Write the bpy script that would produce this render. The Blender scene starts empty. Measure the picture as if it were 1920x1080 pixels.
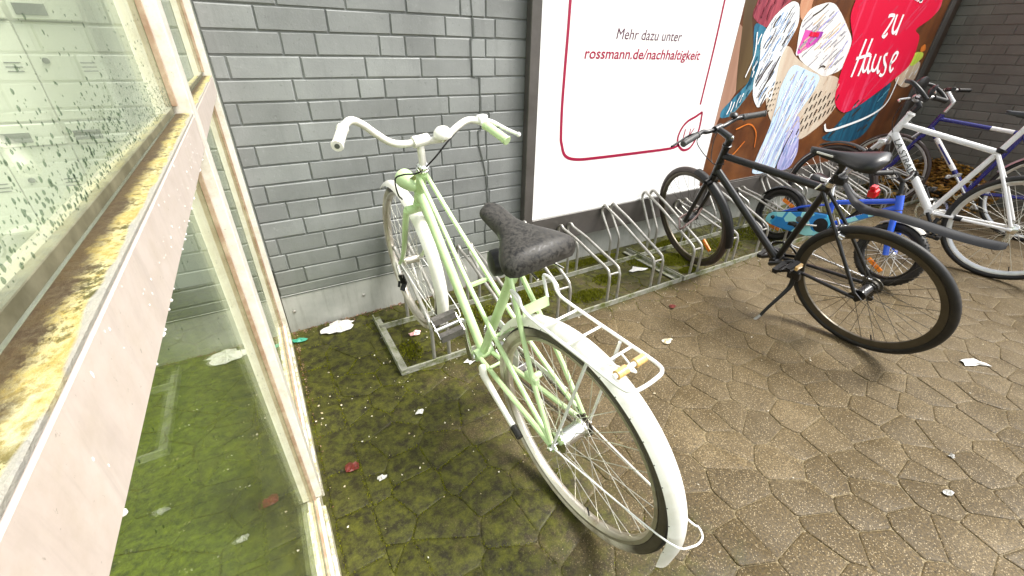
import bpy, bmesh, math, random
from mathutils import Vector, Matrix
random.seed(7)
R = math.radians
scn = bpy.context.scene
COL = scn.collection
V3 = Vector

# ------------------------------------------------------------------ camera
cam_d = bpy.data.cameras.new("camera"); cam = bpy.data.objects.new("camera", cam_d); COL.objects.link(cam)
cam_d.sensor_width = 36.0; cam_d.lens = 779.895 / 1920 * 36; cam_d.clip_start = 0.01; cam_d.clip_end = 500
cr = V3((0.86289593, -0.50494325, 0.02104598)); cu = V3((0.237124, 0.44129301, 0.86546675)); cf = V3((0.44629904, 0.74181722, -0.5005241))
cam.matrix_world = Matrix(((cr.x, cu.x, -cf.x, 0.0837182), (cr.y, cu.y, -cf.y, -2.0993115), (cr.z, cu.z, -cf.z, 1.3119058), (0, 0, 0, 1)))
scn.camera = cam

# ------------------------------------------------------------------ sky, sun, exposure
SUN_EL, SUN_AZ = R(58), R(-35)          # azimuth measured from +X towards +Y: light comes from the right and from behind the viewer
w = bpy.data.worlds.new("World"); scn.world = w; w.use_nodes = True
nt = w.node_tree; nt.nodes.clear()
sky = nt.nodes.new("ShaderNodeTexSky"); sky.sky_type = 'NISHITA'; sky.sun_disc = False
sky.sun_elevation = SUN_EL; sky.sun_rotation = R(90) - SUN_AZ; sky.air_density = 1.0; sky.dust_density = 4.0
hs = nt.nodes.new("ShaderNodeHueSaturation"); hs.inputs['Saturation'].default_value = 0.22
bg = nt.nodes.new("ShaderNodeBackground"); bg.inputs['Strength'].default_value = 0.125
wo = nt.nodes.new("ShaderNodeOutputWorld")
nt.links.new(sky.outputs[0], hs.inputs['Color']); nt.links.new(hs.outputs[0], bg.inputs['Color']); nt.links.new(bg.outputs[0], wo.inputs['Surface'])
sd = bpy.data.lights.new("sun", 'SUN'); sd.energy = 1.5; sd.angle = R(15); sd.color = (1.0, 0.955, 0.88)
sun = bpy.data.objects.new("sun", sd); COL.objects.link(sun)
sdir = V3((math.cos(SUN_EL) * math.cos(SUN_AZ), math.cos(SUN_EL) * math.sin(SUN_AZ), math.sin(SUN_EL)))
sun.rotation_euler = sdir.to_track_quat('Z', 'Y').to_euler()
vs = scn.view_settings; vs.view_transform = 'Standard'; vs.look = 'None'; vs.gamma = 1.0; vs.exposure = 1.5
try: vs.use_curve_mapping = False
except Exception: pass
scn.cycles.max_bounces = 8; scn.cycles.transparent_max_bounces = 16
scn.cycles.use_denoising = True

# ------------------------------------------------------------------ materials
class N:
    def __init__(s, name):
        s.m = bpy.data.materials.new(name); s.m.use_nodes = True
        s.t = s.m.node_tree; s.b = s.t.nodes['Principled BSDF']; s.o = s.t.nodes['Material Output']
    def n(s, typ, **kw):
        x = s.t.nodes.new(typ)
        for k, v in kw.items(): setattr(x, k, v)
        return x
    def l(s, a, b): s.t.links.new(a, b)
    def inp(s, x, v):
        if hasattr(v, 'is_output') or hasattr(v, 'links'): s.l(v, x)
        else: x.default_value = v
    def coord(s, kind='Object', scale=(1, 1, 1)):
        if kind == 'World': src = s.n('ShaderNodeNewGeometry').outputs['Position']
        else: src = s.n('ShaderNodeTexCoord').outputs[kind]
        mp = s.n('ShaderNodeMapping'); mp.inputs['Scale'].default_value = scale; s.l(src, mp.inputs['Vector']); return mp.outputs[0]
    def noise(s, scale, detail=4, rough=0.6, vec=None, dist=0.0):
        x = s.n('ShaderNodeTexNoise'); x.inputs['Scale'].default_value = scale; x.inputs['Detail'].default_value = detail
        x.inputs['Roughness'].default_value = rough; x.inputs['Distortion'].default_value = dist
        if vec is not None: s.l(vec, x.inputs['Vector'])
        return x.outputs['Fac']
    def voro(s, scale, vec=None, feature='F1', out='Distance'):
        x = s.n('ShaderNodeTexVoronoi', feature=feature); x.inputs['Scale'].default_value = scale
        if vec is not None: s.l(vec, x.inputs['Vector'])
        return x.outputs[out]
    def ramp(s, fac, stops):
        x = s.n('ShaderNodeValToRGB'); e = x.color_ramp.elements
        while len(e) < len(stops): e.new(0.5)
        for i, (p, c) in enumerate(stops):
            e[i].position = p; c = (c, c, c) if not isinstance(c, tuple) else c; e[i].color = (*c, 1)
        s.l(fac, x.inputs[0]); return x.outputs[0]
    def mix(s, f, a, b, mode='MIX'):
        x = s.n('ShaderNodeMix', data_type='RGBA', blend_type=mode)
        for k, v in ((0, f), (6, a), (7, b)):
            if isinstance(v, tuple): x.inputs[k].default_value = (*v, 1)
            elif isinstance(v, (int, float)): x.inputs[k].default_value = v
            else: s.l(v, x.inputs[k])
        return x.outputs[2]
    def math(s, op, a, b=0.0, clamp=False):
        x = s.n('ShaderNodeMath', operation=op, use_clamp=clamp); s.inp(x.inputs[0], a); s.inp(x.inputs[1], b); return x.outputs[0]
    def bump(s, h, strength=0.3, dist=0.01):
        x = s.n('ShaderNodeBump'); x.inputs['Strength'].default_value = strength; x.inputs['Distance'].default_value = dist
        s.l(h, x.inputs['Height']); s.l(x.outputs[0], s.b.inputs['Normal'])
    def base(s, c): s.inp(s.b.inputs['Base Color'], (*c, 1) if isinstance(c, tuple) else c)
    def set(s, **kw):
        for k, v in kw.items(): s.inp(s.b.inputs[{'rough': 'Roughness', 'metal': 'Metallic', 'coat': 'Coat Weight', 'spec': 'Specular IOR Level', 'trans': 'Transmission Weight', 'ior': 'IOR', 'coatr': 'Coat Roughness'}[k]], v)
        return s.m

def simple(name, c, rough=0.5, metal=0.0, coat=0.0, c2=None, scale=20, lo=0.4, hi=0.65, bscale=0, bstr=0.15, spec=0.5):
    n = N(name)
    if c2 is not None:
        v = n.coord('Object'); n.base(n.mix(n.ramp(n.noise(scale, 6, 0.65, v), [(lo, 0.0), (hi, 1.0)]), c, c2))
    else: n.base(c)
    if bscale: n.bump(n.noise(bscale, 4, 0.6, n.coord('Object')), bstr, 0.002)
    return n.set(rough=rough, metal=metal, coat=coat, spec=spec, coatr=0.15)

M = {}
def paint(name, c, c2, chip, rough=0.34, coat=0.35):
    n = N(name); v = n.coord('Object')
    a = n.mix(n.ramp(n.noise(9, 6, 0.7, v), [(0.40, 0.0), (0.72, 1.0)]), c, c2)
    a = n.mix(n.math('MULTIPLY', n.ramp(n.noise(95, 5, 0.75, v), [(0.655, 0.0), (0.70, 1.0)]), 0.75), a, chip)
    a = n.mix(n.math('MULTIPLY', n.ramp(n.noise(16, 8, 0.8, v), [(0.60, 0.0), (0.72, 1.0)]), 0.5), a, tuple(x * 0.55 + y * 0.25 for x, y in zip(c2, chip)))
    n.base(a); n.l(n.ramp(n.noise(30, 5, 0.7, v), [(0.3, rough - .08), (0.7, rough + .16)]), n.b.inputs['Roughness'])
    n.bump(n.noise(120, 3, 0.6, v), 0.06, 0.001); return n.set(coat=coat, coatr=0.2)
M['green_paint'] = paint('green_paint', (0.56, 0.73, 0.40), (0.46, 0.62, 0.30), (0.16, 0.10, 0.04))
M['white_paint'] = paint('white_paint', (0.82, 0.81, 0.76), (0.70, 0.67, 0.58), (0.26, 0.18, 0.09))
M['white_gloss'] = simple('white_gloss', (0.80, 0.80, 0.78), 0.28, 0, 0.4, (0.70, 0.69, 0.66), 9, 0.5, 0.8)
M['black_paint'] = simple('black_paint', (0.0045, 0.0045, 0.005), 0.32, 0, 0.15, (0.011, 0.0105, 0.010), 40, 0.5, 0.7)
M['black_plastic'] = simple('black_plastic', (0.006, 0.006, 0.006), 0.42, 0, 0, (0.016, 0.015, 0.014), 30, 0.5, 0.8, 300, 0.1, 0.4)
M['black_wet'] = simple('black_wet', (0.006, 0.006, 0.006), 0.36, 0, 0.1, (0.013, 0.012, 0.011), 60, 0.5, 0.75)
M['rubber'] = simple('rubber', (0.008, 0.0075, 0.007), 0.55, 0, 0, (0.024, 0.020, 0.015), 25, 0.45, 0.75, 220, 0.3)
M['rubber_brown'] = simple('rubber_brown', (0.035, 0.022, 0.018), 0.5, 0, 0, (0.05, 0.03, 0.025), 25, 0.45, 0.75)
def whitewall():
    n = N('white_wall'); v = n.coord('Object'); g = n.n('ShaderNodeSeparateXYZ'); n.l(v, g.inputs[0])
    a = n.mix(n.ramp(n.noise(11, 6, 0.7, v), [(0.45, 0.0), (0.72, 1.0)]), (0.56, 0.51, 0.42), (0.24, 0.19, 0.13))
    fender_shade = n.ramp(n.math('ADD', n.math('MULTIPLY', g.outputs[0], -2.6), n.math('ADD', n.math('MULTIPLY', g.outputs[2], 2.3), n.math('MULTIPLY', n.noise(6, 5, 0.7, v), 0.5))), [(0.30, 0.0), (0.60, 1.0)])  # mudguard shade painted into the sidewall colour, darker towards rear and top
    n.base(n.mix(n.math('MULTIPLY', fender_shade, 0.93), a, (0.035, 0.026, 0.018))); return n.set(rough=0.5)
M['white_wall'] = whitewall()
M['rim_steel'] = simple('rim_steel', (0.62, 0.58, 0.50), 0.32, 0.8, 0, (0.34, 0.24, 0.15), 12, 0.55, 0.75)
M['rim_alloy'] = simple('rim_alloy', (0.66, 0.66, 0.66), 0.33, 0.8, 0, (0.45, 0.44, 0.42), 10, 0.5, 0.8)
M['rim_dark'] = simple('rim_dark', (0.10, 0.085, 0.06), 0.32, 0.5, 0, (0.06, 0.05, 0.035), 10, 0.4, 0.8)
M['chrome'] = simple('chrome', (0.75, 0.75, 0.74), 0.16, 1.0, 0, (0.5, 0.48, 0.44), 25, 0.55, 0.8)
M['spoke_steel'] = simple('spoke_steel', (0.70, 0.68, 0.62), 0.3, 0.75)
M['spoke_dark'] = simple('spoke_dark', (0.06, 0.055, 0.045), 0.35, 0.6)
M['grip_grey'] = simple('grip_grey', (0.05, 0.05, 0.05), 0.5, 0, 0, (0.09, 0.09, 0.085), 50, 0.45, 0.7, 500, 0.4)
M['pedal_rubber'] = simple('pedal_rubber', (0.12, 0.11, 0.10), 0.6, 0, 0, (0.06, 0.055, 0.05), 70, 0.45, 0.7)
M['galvanised'] = simple('galvanised', (0.42, 0.41, 0.38), 0.38, 0.65, 0, (0.27, 0.25, 0.21), 22, 0.45, 0.75, 120, 0.15)
M['orange'] = simple('orange_reflector', (0.85, 0.19, 0.01), 0.25, 0, 0.5, (0.95, 0.32, 0.02), 40)
M['amber'] = simple('amber_reflector', (0.62, 0.36, 0.10), 0.3, 0, 0.5, (0.75, 0.50, 0.2), 200)
M['red_lens'] = simple('red_lens', (0.55, 0.005, 0.012), 0.15, 0, 0.6)
M['blue_paint'] = simple('blue_paint', (0.015, 0.085, 0.62), 0.28, 0, 0.5, (0.02, 0.12, 0.72), 12)
M['navy_paint'] = simple('navy_paint', (0.012, 0.012, 0.16), 0.25, 0, 0.5)
M['brown_leaf'] = simple('brown_leaf', (0.36, 0.19, 0.02), 0.5, 0, 0, (0.15, 0.065, 0.01), 12, 0.4, 0.6)
M['paper'] = simple('paper', (0.62, 0.61, 0.58), 0.6, 0, 0, (0.45, 0.43, 0.38), 60, 0.5, 0.75, 90, 0.4)
M['pink_paper'] = simple('pink_paper', (0.75, 0.36, 0.36), 0.6, 0, 0, (0.8, 0.6, 0.58), 60)
M['green_plastic'] = simple('green_plastic', (0.03, 0.25, 0.16), 0.4)
M['red_leaf'] = simple('red_leaf', (0.16, 0.018, 0.012), 0.45, 0, 0, (0.09, 0.02, 0.01), 60)
M['frame_grey'] = simple('frame_grey', (0.115, 0.105, 0.098), 0.38, 0.3, 0, (0.085, 0.078, 0.07), 5)
M['lip_white'] = simple('lip_white', (0.7, 0.7, 0.68), 0.4)
M['mailbox'] = simple('mailbox_enamel', (0.80, 0.80, 0.72), 0.3, 0, 0.3, (0.75, 0.75, 0.66), 3)
M['mail_dark'] = simple('mail_dark', (0.10, 0.11, 0.10), 0.3)
M['render'] = simple('pale_render', (0.70, 0.72, 0.64), 0.8, 0, 0, (0.60, 0.62, 0.55), 4, 0.4, 0.7, 80, 0.4)
M['print_white'] = simple('sheet_white', (0.88, 0.88, 0.87), 0.35)
M['magenta_red'] = simple('print_crimson', (0.33, 0.003, 0.045), 0.4)
M['print_text_grey'] = simple('print_grey', (0.10, 0.03, 0.06), 0.4)

def wet_saddle():
    n = N('saddle_vinyl'); v = n.coord('Object')
    drops = n.ramp(n.noise(95, 6, 0.7, v, 0.8), [(0.44, 0.0), (0.60, 1.0)])
    n.base(n.mix(drops, (0.052, 0.048, 0.042), (0.011, 0.0105, 0.010)))
    n.l(n.ramp(drops, [(0.0, 0.62), (1.0, 0.36)]), n.b.inputs['Roughness']); n.b.inputs['Specular IOR Level'].default_value = 0.35; n.bump(n.noise(400, 2, 0.5, v), 0.08, 0.001); return n.m
M['saddle'] = wet_saddle()

def brick_mat(name, c, seed=0.0, lit=1.0):
    n = N(name); v = n.coord('World')
    info = n.n('ShaderNodeObjectInfo').outputs['Random']
    a = n.mix(n.ramp(n.noise(2.2, 5, 0.6, v), [(0.35, 0.0), (0.7, 1.0)]), tuple(x * 0.76 for x in c), tuple(x * 1.14 for x in c))
    a = n.mix(n.math('MULTIPLY', n.ramp(n.noise(38, 5, 0.75, v), [(0.58, 0.0), (0.70, 1.0)]), 0.35), a, tuple(x * 1.5 for x in c))
    a = n.mix(n.math('MULTIPLY', n.ramp(n.noise(60, 4, 0.7, v), [(0.62, 0.0), (0.70, 1.0)]), 0.5), a, tuple(x * 0.45 for x in c))
    vst = n.coord('World', (9, 9, 0.9))
    a = n.mix(n.math('MULTIPLY', n.ramp(n.noise(2.0, 4, 0.6, vst), [(0.55, 0.0), (0.75, 1.0)]), 0.45), a, tuple(x * 0.62 for x in c))
    a = n.mix(1.0, a, n.ramp(info, [(0.0, 0.86), (1.0, 1.12)]), 'MULTIPLY')
    g = n.n('ShaderNodeSeparateXYZ'); n.l(n.n('ShaderNodeNewGeometry').outputs['Position'], g.inputs[0])
    spl = n.ramp(n.math('ADD', g.outputs[2], n.math('MULTIPLY', n.noise(5, 6, 0.7, v), -0.5)), [(0.0, 1.0), (0.30, 0.0)])
    a = n.mix(n.math('MULTIPLY', spl, 0.55), a, (c[0] * 0.52, c[1] * 0.54, c[2] * 0.42))
    n.base(a)
    n.bump(n.noise(130, 5, 0.65, v), 0.35, 0.003)
    return n.set(rough=0.55)
GREY = (0.232, 0.243, 0.236)
M['brick'] = brick_mat('painted_brick', GREY)
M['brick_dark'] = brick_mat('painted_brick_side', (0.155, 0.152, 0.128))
M['mortar'] = brick_mat('painted_mortar', (0.222, 0.234, 0.226))
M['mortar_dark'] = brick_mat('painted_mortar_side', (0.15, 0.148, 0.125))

def steel_plate():
    n = N('plinth_steel'); v = n.coord('World')
    a = n.mix(n.ramp(n.noise(3, 6, 0.7, v), [(0.35, 0.0), (0.7, 1.0)]), (0.36, 0.37, 0.34), (0.50, 0.50, 0.46))
    st = n.ramp(n.noise(3, 5, 0.7, n.coord('World', (14, 14, 1.5))), [(0.5, 0.0), (0.75, 1.0)])
    a = n.mix(n.math('MULTIPLY', st, 0.5), a, (0.20, 0.20, 0.16)); n.base(a)
    return n.set(rough=0.45, metal=0.25)
M['plinth'] = steel_plate()

def paving(name, joint=False):
    n = N(name); v = n.coord('World')
    g = n.n('ShaderNodeSeparateXYZ'); n.l(n.n('ShaderNodeNewGeometry').outputs['Position'], g.inputs[0])
    x, y, z = g.outputs
    big = n.noise(1.3, 5, 0.6, v); mid = n.noise(7, 6, 0.7, v); fine = n.noise(90, 3, 0.7, v)
    if joint: a = n.mix(mid, (0.045, 0.030, 0.010), (0.30, 0.24, 0.13))
    else:
        a = n.mix(n.ramp(mid, [(0.3, 0.0), (0.7, 1.0)]), (0.090, 0.063, 0.027), (0.152, 0.114, 0.059))
        a = n.mix(1.0, a, n.ramp(n.n('ShaderNodeObjectInfo').outputs['Random'], [(0.0, 0.76), (1.0, 1.20)]), 'MULTIPLY')
        a = n.mix(n.ramp(big, [(0.40, 0.0), (0.66, 1.0)]), a, (0.066, 0.043, 0.012))
    a = n.mix(1.0, a, n.ramp(n.noise(150, 4, 0.8, v), [(0.33, 0.30), (0.5, 0.92), (0.66, 1.75)]), 'MULTIPLY')
    a = n.mix(n.math('MULTIPLY', n.ramp(n.noise(0.9, 6, 0.65, v, 0.8), [(0.5, 0.0), (0.7, 1.0)]), 0.35), a, (0.17, 0.133, 0.078))
    # pale and dark aggregate grains
    gr = n.voro(260, v, 'F1', 'Color'); sep = n.n('ShaderNodeSeparateColor'); n.l(gr, sep.inputs[0])
    d = n.voro(260, v, 'F1', 'Distance')
    pale = n.math('MULTIPLY', n.ramp(sep.outputs[0], [(0.80, 0.0), (0.84, 1.0)]), n.ramp(d, [(0.30, 1.0), (0.46, 0.0)]))
    dark = n.math('MULTIPLY', n.ramp(sep.outputs[1], [(0.72, 0.0), (0.76, 1.0)]), n.ramp(d, [(0.3, 1.0), (0.5, 0.0)]))
    a = n.mix(n.math('MULTIPLY', dark, 0.72), a, (0.022, 0.015, 0.006))
    a = n.mix(n.math('MULTIPLY', pale, 0.8), a, (0.46, 0.37, 0.23))
    # moss: thick near the glass and in the strip along the wall, thinning out to the right and towards the viewer
    mx = n.ramp(n.math('MULTIPLY', n.math('ADD', x, 1.0), 0.333), [(0.38, 1.0), (0.58, 0.55), (0.76, 0.0)])
    my = n.ramp(n.math('ADD', n.math('MULTIPLY', y, 1.0), 1.0), [(0.24, 0.0), (0.46, 0.62), (0.9, 0.9)])
    mask = n.math('MAXIMUM', mx, my)
    a = n.mix(n.math('MULTIPLY', n.ramp(n.math('ADD', mask, n.math('MULTIPLY', n.noise(3, 6, 0.7, v), 0.4)), [(0.25, 0.0), (0.75, 1.0)]), 0.34 if not joint else 0.15), a, (0.024, 0.018, 0.005))
    amt = n.math('ADD', n.math('MULTIPLY', mask, 0.62), n.math('SUBTRACT', n.noise(4.5, 7, 0.72, v), 0.62))
    amt = n.ramp(amt, [(0.08 if not joint else 0.03, 0.0), (0.34, 1.0)])
    mossc = n.mix(n.ramp(n.noise(24, 6, 0.75, v), [(0.40, 0.0), (0.66, 1.0)]), (0.010, 0.010, 0.0010), (0.080, 0.086, 0.005))
    lush = n.ramp(n.math('ADD', n.math('MULTIPLY', x, -1.0), n.math('MULTIPLY', n.noise(4.5, 5, 0.7, v), 1.0)), [(0.50, 0.0), (0.82, 1.0)])
    mossc = n.mix(lush, mossc, n.mix(n.ramp(n.noise(40, 6, 0.8, v), [(0.35, 0.0), (0.68, 1.0)]), (0.020, 0.032, 0.0007), (0.19, 0.235, 0.007)))
    a = n.mix(n.math('MULTIPLY', amt, 0.88), a, mossc)
    n.base(a)
    h = n.math('ADD', n.math('MULTIPLY', fine, 0.6), n.math('MULTIPLY', sep.outputs[2], 0.5)); n.bump(h, 0.55, 0.004)
    n.l(n.ramp(n.noise(5, 4, 0.6, v), [(0.3, 0.42), (0.7, 0.7)]), n.b.inputs['Roughness']); n.b.inputs['Specular IOR Level'].default_value = 0.3
    return n.m
M['paver'] = paving('concrete_paver'); M['joint'] = paving('paving_joint', True)

def alu(name, c=(0.70, 0.62, 0.53), c2=(0.58, 0.49, 0.40), algae=0.25):
    n = N(name); v = n.coord('World')
    a = n.mix(n.ramp(n.noise(18, 6, 0.7, v), [(0.35, 0.0), (0.7, 1.0)]), c, c2)
    sp = n.ramp(n.noise(160, 4, 0.7, v), [(0.66, 0.0), (0.72, 1.0)])
    a = n.mix(n.math('MULTIPLY', sp, 0.6), a, (0.10, 0.08, 0.03))
    if algae: a = n.mix(n.math('MULTIPLY', n.ramp(n.noise(26, 7, 0.75, v), [(0.48, 0.0), (0.66, 1.0)]), algae), a, (0.30, 0.22, 0.06))
    g = n.n('ShaderNodeSeparateXYZ'); n.l(n.n('ShaderNodeNewGeometry').outputs['Position'], g.inputs[0])
    lowf = n.math('MULTIPLY', n.ramp(g.outputs[2], [(0.05, 1.0), (0.16, 0.0)]), n.ramp(n.noise(30, 7, 0.78, v), [(0.46, 0.0), (0.58, 1.0)]))
    a = n.mix(n.math('MULTIPLY', lowf, 0.85), a, (0.24, 0.22, 0.03))
    sv = n.coord('World', (1, 40, 6)); a = n.mix(n.math('MULTIPLY', n.ramp(n.noise(1.0, 5, 0.7, sv, 0.8), [(0.52, 0.0), (0.72, 1.0)]), 0.35), a, tuple(x * 0.66 for x in c2))
    n.base(a); n.bump(n.noise(60, 4, 0.6, v), 0.12, 0.002)
    return n.set(rough=0.36, metal=0.1)
M['alu'] = alu('anodised_frame', (0.66, 0.57, 0.51), (0.57, 0.48, 0.42), 0.14); M['alu_pale'] = alu('weathered_frame', (0.80, 0.78, 0.71), (0.70, 0.65, 0.55), 0.25)
def ledge():
    n = N('mossy_ledge'); v = n.coord('World', (1, 0.7, 1))
    big = n.noise(34, 9, 0.8, v, 0.3); fine = n.noise(210, 5, 0.75, v); patch = n.noise(11, 4, 0.6, v)
    a = n.mix(n.ramp(big, [(0.40, 0.0), (0.60, 1.0)]), (0.34, 0.28, 0.085), (0.56, 0.51, 0.29))
    a = n.mix(n.math('MULTIPLY', n.ramp(fine, [(0.46, 0.0), (0.60, 1.0)]), 0.75), a, (0.34, 0.24, 0.05))
    a = n.mix(n.math('MULTIPLY', n.ramp(n.math('ADD', n.math('MULTIPLY', big, 0.6), n.math('MULTIPLY', fine, 0.4)), [(0.49, 0.0), (0.56, 1.0)]), n.ramp(patch, [(0.36, 0.0), (0.55, 0.95)])), a, (0.055, 0.050, 0.006))
    g = n.n('ShaderNodeSeparateXYZ'); n.l(n.n('ShaderNodeNewGeometry').outputs['Position'], g.inputs[0])
    inner = n.ramp(n.math('ADD', n.math('MULTIPLY', g.outputs[0], -24.0), n.math('MULTIPLY', big, 0.75)), [(0.62, 0.0), (0.80, 1.0)])
    a = n.mix(n.math('MULTIPLY', inner, 0.92), a, (0.040, 0.020, 0.006))
    outer = n.ramp(n.math('ADD', n.math('MULTIPLY', g.outputs[0], 60.0), n.math('MULTIPLY', patch, 1.3)), [(0.42, 0.0), (0.50, 1.0)])
    a = n.mix(n.math('MULTIPLY', outer, 0.9), a, (0.30, 0.29, 0.26))
    n.base(a); n.bump(n.math('ADD', big, fine), 0.6, 0.003); return n.set(rough=0.6)
M['ledge'] = ledge()
M['bead_brown'] = simple('glazing_bead', (0.30, 0.19, 0.12), 0.45, 0, 0, (0.46, 0.36, 0.25), 30)
M['gasket'] = simple('gasket', (0.09, 0.085, 0.05), 0.5, 0, 0, (0.18, 0.17, 0.11), 30)

def glass_mat():
    n = N('window_glass'); n.t.nodes.remove(n.b)
    lw = n.n('ShaderNodeLayerWeight'); lw.inputs['Blend'].default_value = 0.5
    f5 = n.math('POWER', lw.outputs['Facing'], 5.0); fr = n.math('ADD', n.math('MULTIPLY', f5, 0.93), 0.04)
    tr = n.n('ShaderNodeBsdfTransparent'); tr.inputs[0].default_value = (0.945, 0.985, 0.90, 1)
    gl = n.n('ShaderNodeBsdfGlossy'); gl.inputs['Roughness'].default_value = 0.012; gl.inputs[0].default_value = (0.98, 1.0, 0.92, 1)
    mx = n.n('ShaderNodeMixShader'); n.l(fr, mx.inputs[0]); n.l(tr.outputs[0], mx.inputs[1]); n.l(gl.outputs[0], mx.inputs[2])
    v = n.coord('World', (1, 1, 0.5)); g = n.n('ShaderNodeSeparateXYZ'); n.l(n.n('ShaderNodeNewGeometry').outputs['Position'], g.inputs[0])
    up = n.ramp(g.outputs[2], [(0.0, 0.05), (0.999, 0.10)]); film = n.math('MULTIPLY', n.math('GREATER_THAN', g.outputs[2], 1.19), n.ramp(n.math('SUBTRACT', g.outputs[2], 1.2), [(0.0, 0.17), (0.08, 0.09), (0.2, 0.03)]))
    dirt = n.math('MULTIPLY', n.ramp(n.noise(9, 6, 0.7, v), [(0.35, 0.45), (0.75, 1.3)]), n.math('ADD', film, 0.018))
    df = n.n('ShaderNodeBsdfDiffuse'); df.inputs[0].default_value = (0.74, 0.80, 0.68, 1)
    m2 = n.n('ShaderNodeMixShader'); n.l(dirt, m2.inputs[0]); n.l(mx.outputs[0], m2.inputs[1]); n.l(df.outputs[0], m2.inputs[2])
    n.l(m2.outputs[0], n.o.inputs['Surface']); return n.m
M['glass'] = glass_mat()
def drop_mat():
    n = N('rain_drop'); n.t.nodes.remove(n.b)
    tr = n.n('ShaderNodeBsdfTransparent'); tr.inputs[0].default_value = (0.50, 0.57, 0.52, 1)
    gl = n.n('ShaderNodeBsdfGlossy'); gl.inputs['Roughness'].default_value = 0.05
    lw = n.n('ShaderNodeLayerWeight'); mx = n.n('ShaderNodeMixShader'); n.l(n.math('ADD', n.math('MULTIPLY', n.math('POWER', lw.outputs['Facing'], 4.0), 0.5), 0.03), mx.inputs[0])
    n.l(tr.outputs[0], mx.inputs[1]); n.l(gl.outputs[0], mx.inputs[2]); n.l(mx.outputs[0], n.o.inputs['Surface']); return n.m
M['drop'] = drop_mat()
M['drop_pale'] = simple('pale_drop', (0.86, 0.84, 0.80), 0.06, 0, 0.6)

def cloth(name, c, c2, scale, ang=0.0, lo=0.42, hi=0.58, soft=None):
    n = N(name); tc = n.n('ShaderNodeTexCoord').outputs['Object']
    mp = n.n('ShaderNodeMapping'); mp.inputs['Rotation'].default_value = (0, ang, 0); mp.inputs['Scale'].default_value = (scale, 1, scale * 0.10); n.l(tc, mp.inputs['Vector'])
    f = n.noise(1.0, 5, 0.6, mp.outputs[0], 0.6)
    a = n.mix(n.ramp(f, [(lo, 0.0), (hi, 1.0)]), c, c2)
    if soft: a = n.mix(n.ramp(n.noise(3.2, 5, 0.6, tc), [(0.45, 0.0), (0.65, 1.0)]), a, soft)
    n.base(a); return n.set(rough=0.38)
M['p_brown'] = cloth('print_brown', (0.13, 0.040, 0.010), (0.060, 0.020, 0.007), 4, 0.4, 0.4, 0.7, (0.19, 0.068, 0.018))
M['p_sofa'] = cloth('print_sofa', (0.13, 0.085, 0.035), (0.085, 0.05, 0.02), 3)
M['p_floor'] = cloth('print_floor', (0.42, 0.24, 0.17), (0.33, 0.18, 0.12), 5, 1.3)
M['p_shirt'] = cloth('print_shirt', (0.42, 0.075, 0.10), (0.25, 0.035, 0.06), 30, 0.2)
M['p_denim'] = cloth('print_denim', (0.04, 0.20, 0.30), (0.014, 0.08, 0.15), 16, 0.3, 0.42, 0.6, (0.16, 0.36, 0.42))
M['p_denim_dark'] = cloth('print_denim_dark', (0.012, 0.10, 0.17), (0.006, 0.045, 0.09), 12, 0.3)
M['p_stripe'] = cloth('print_striped_cloth', (0.86, 0.88, 0.88), (0.35, 0.42, 0.50), 44, 0.55, 0.56, 0.66)
M['p_skin'] = cloth('print_skin', (0.62, 0.36, 0.22), (0.55, 0.25, 0.14), 6)
M['p_basket'] = cloth('print_basket', (0.66, 0.57, 0.45), (0.58, 0.45, 0.34), 4)
M['p_linen'] = cloth('print_linen', (0.86, 0.83, 0.80), (0.60, 0.56, 0.55), 14, 0.8, 0.52, 0.72)
M['p_box'] = cloth('print_box', (0.86, 0.83, 0.86), (0.80, 0.76, 0.80), 3)
M['p_purple'] = cloth('print_purple', (0.70, 0.10, 0.42), (0.30, 0.04, 0.34), 7, 0.6)
M['p_blue'] = cloth('print_blue_cloth', (0.60, 0.74, 0.86), (0.30, 0.46, 0.72), 34, 0.5, 0.52, 0.68)
M['p_lilac'] = cloth('print_lilac_cloth', (0.52, 0.52, 0.78), (0.30, 0.30, 0.62), 40, 0.3, 0.46, 0.6)
M['p_red'] = cloth('print_red', (0.66, 0.002, 0.040), (0.70, 0.055, 0.13), 9, 0.75, 0.56, 0.68)
M['p_orange'] = cloth('print_orange', (0.75, 0.22, 0.03), (0.6, 0.15, 0.02), 10)
M['p_lime'] = cloth('print_lime', (0.62, 0.74, 0.10), (0.42, 0.58, 0.06), 14)
M['p_bag'] = cloth('print_bag', (0.75, 0.62, 0.46), (0.55, 0.40, 0.28), 9, 0.4)
M['p_dark'] = cloth('print_dark', (0.05, 0.03, 0.02), (0.03, 0.02, 0.012), 5)
M['p_white'] = simple('print_white', (0.88, 0.88, 0.88), 0.38)
def cyan_facets():
    n = N('cyan_facets'); c = n.voro(13, n.coord('Object'), 'F1', 'Color'); s = n.n('ShaderNodeSeparateColor'); n.l(c, s.inputs[0])
    n.base(n.ramp(s.outputs[0], [(0.2, (0.015, 0.24, 0.62)), (0.5, (0.03, 0.50, 0.80)), (0.8, (0.35, 0.80, 0.82))])); return n.set(rough=0.3, coat=0.3)
M['cyan'] = cyan_facets()

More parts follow.
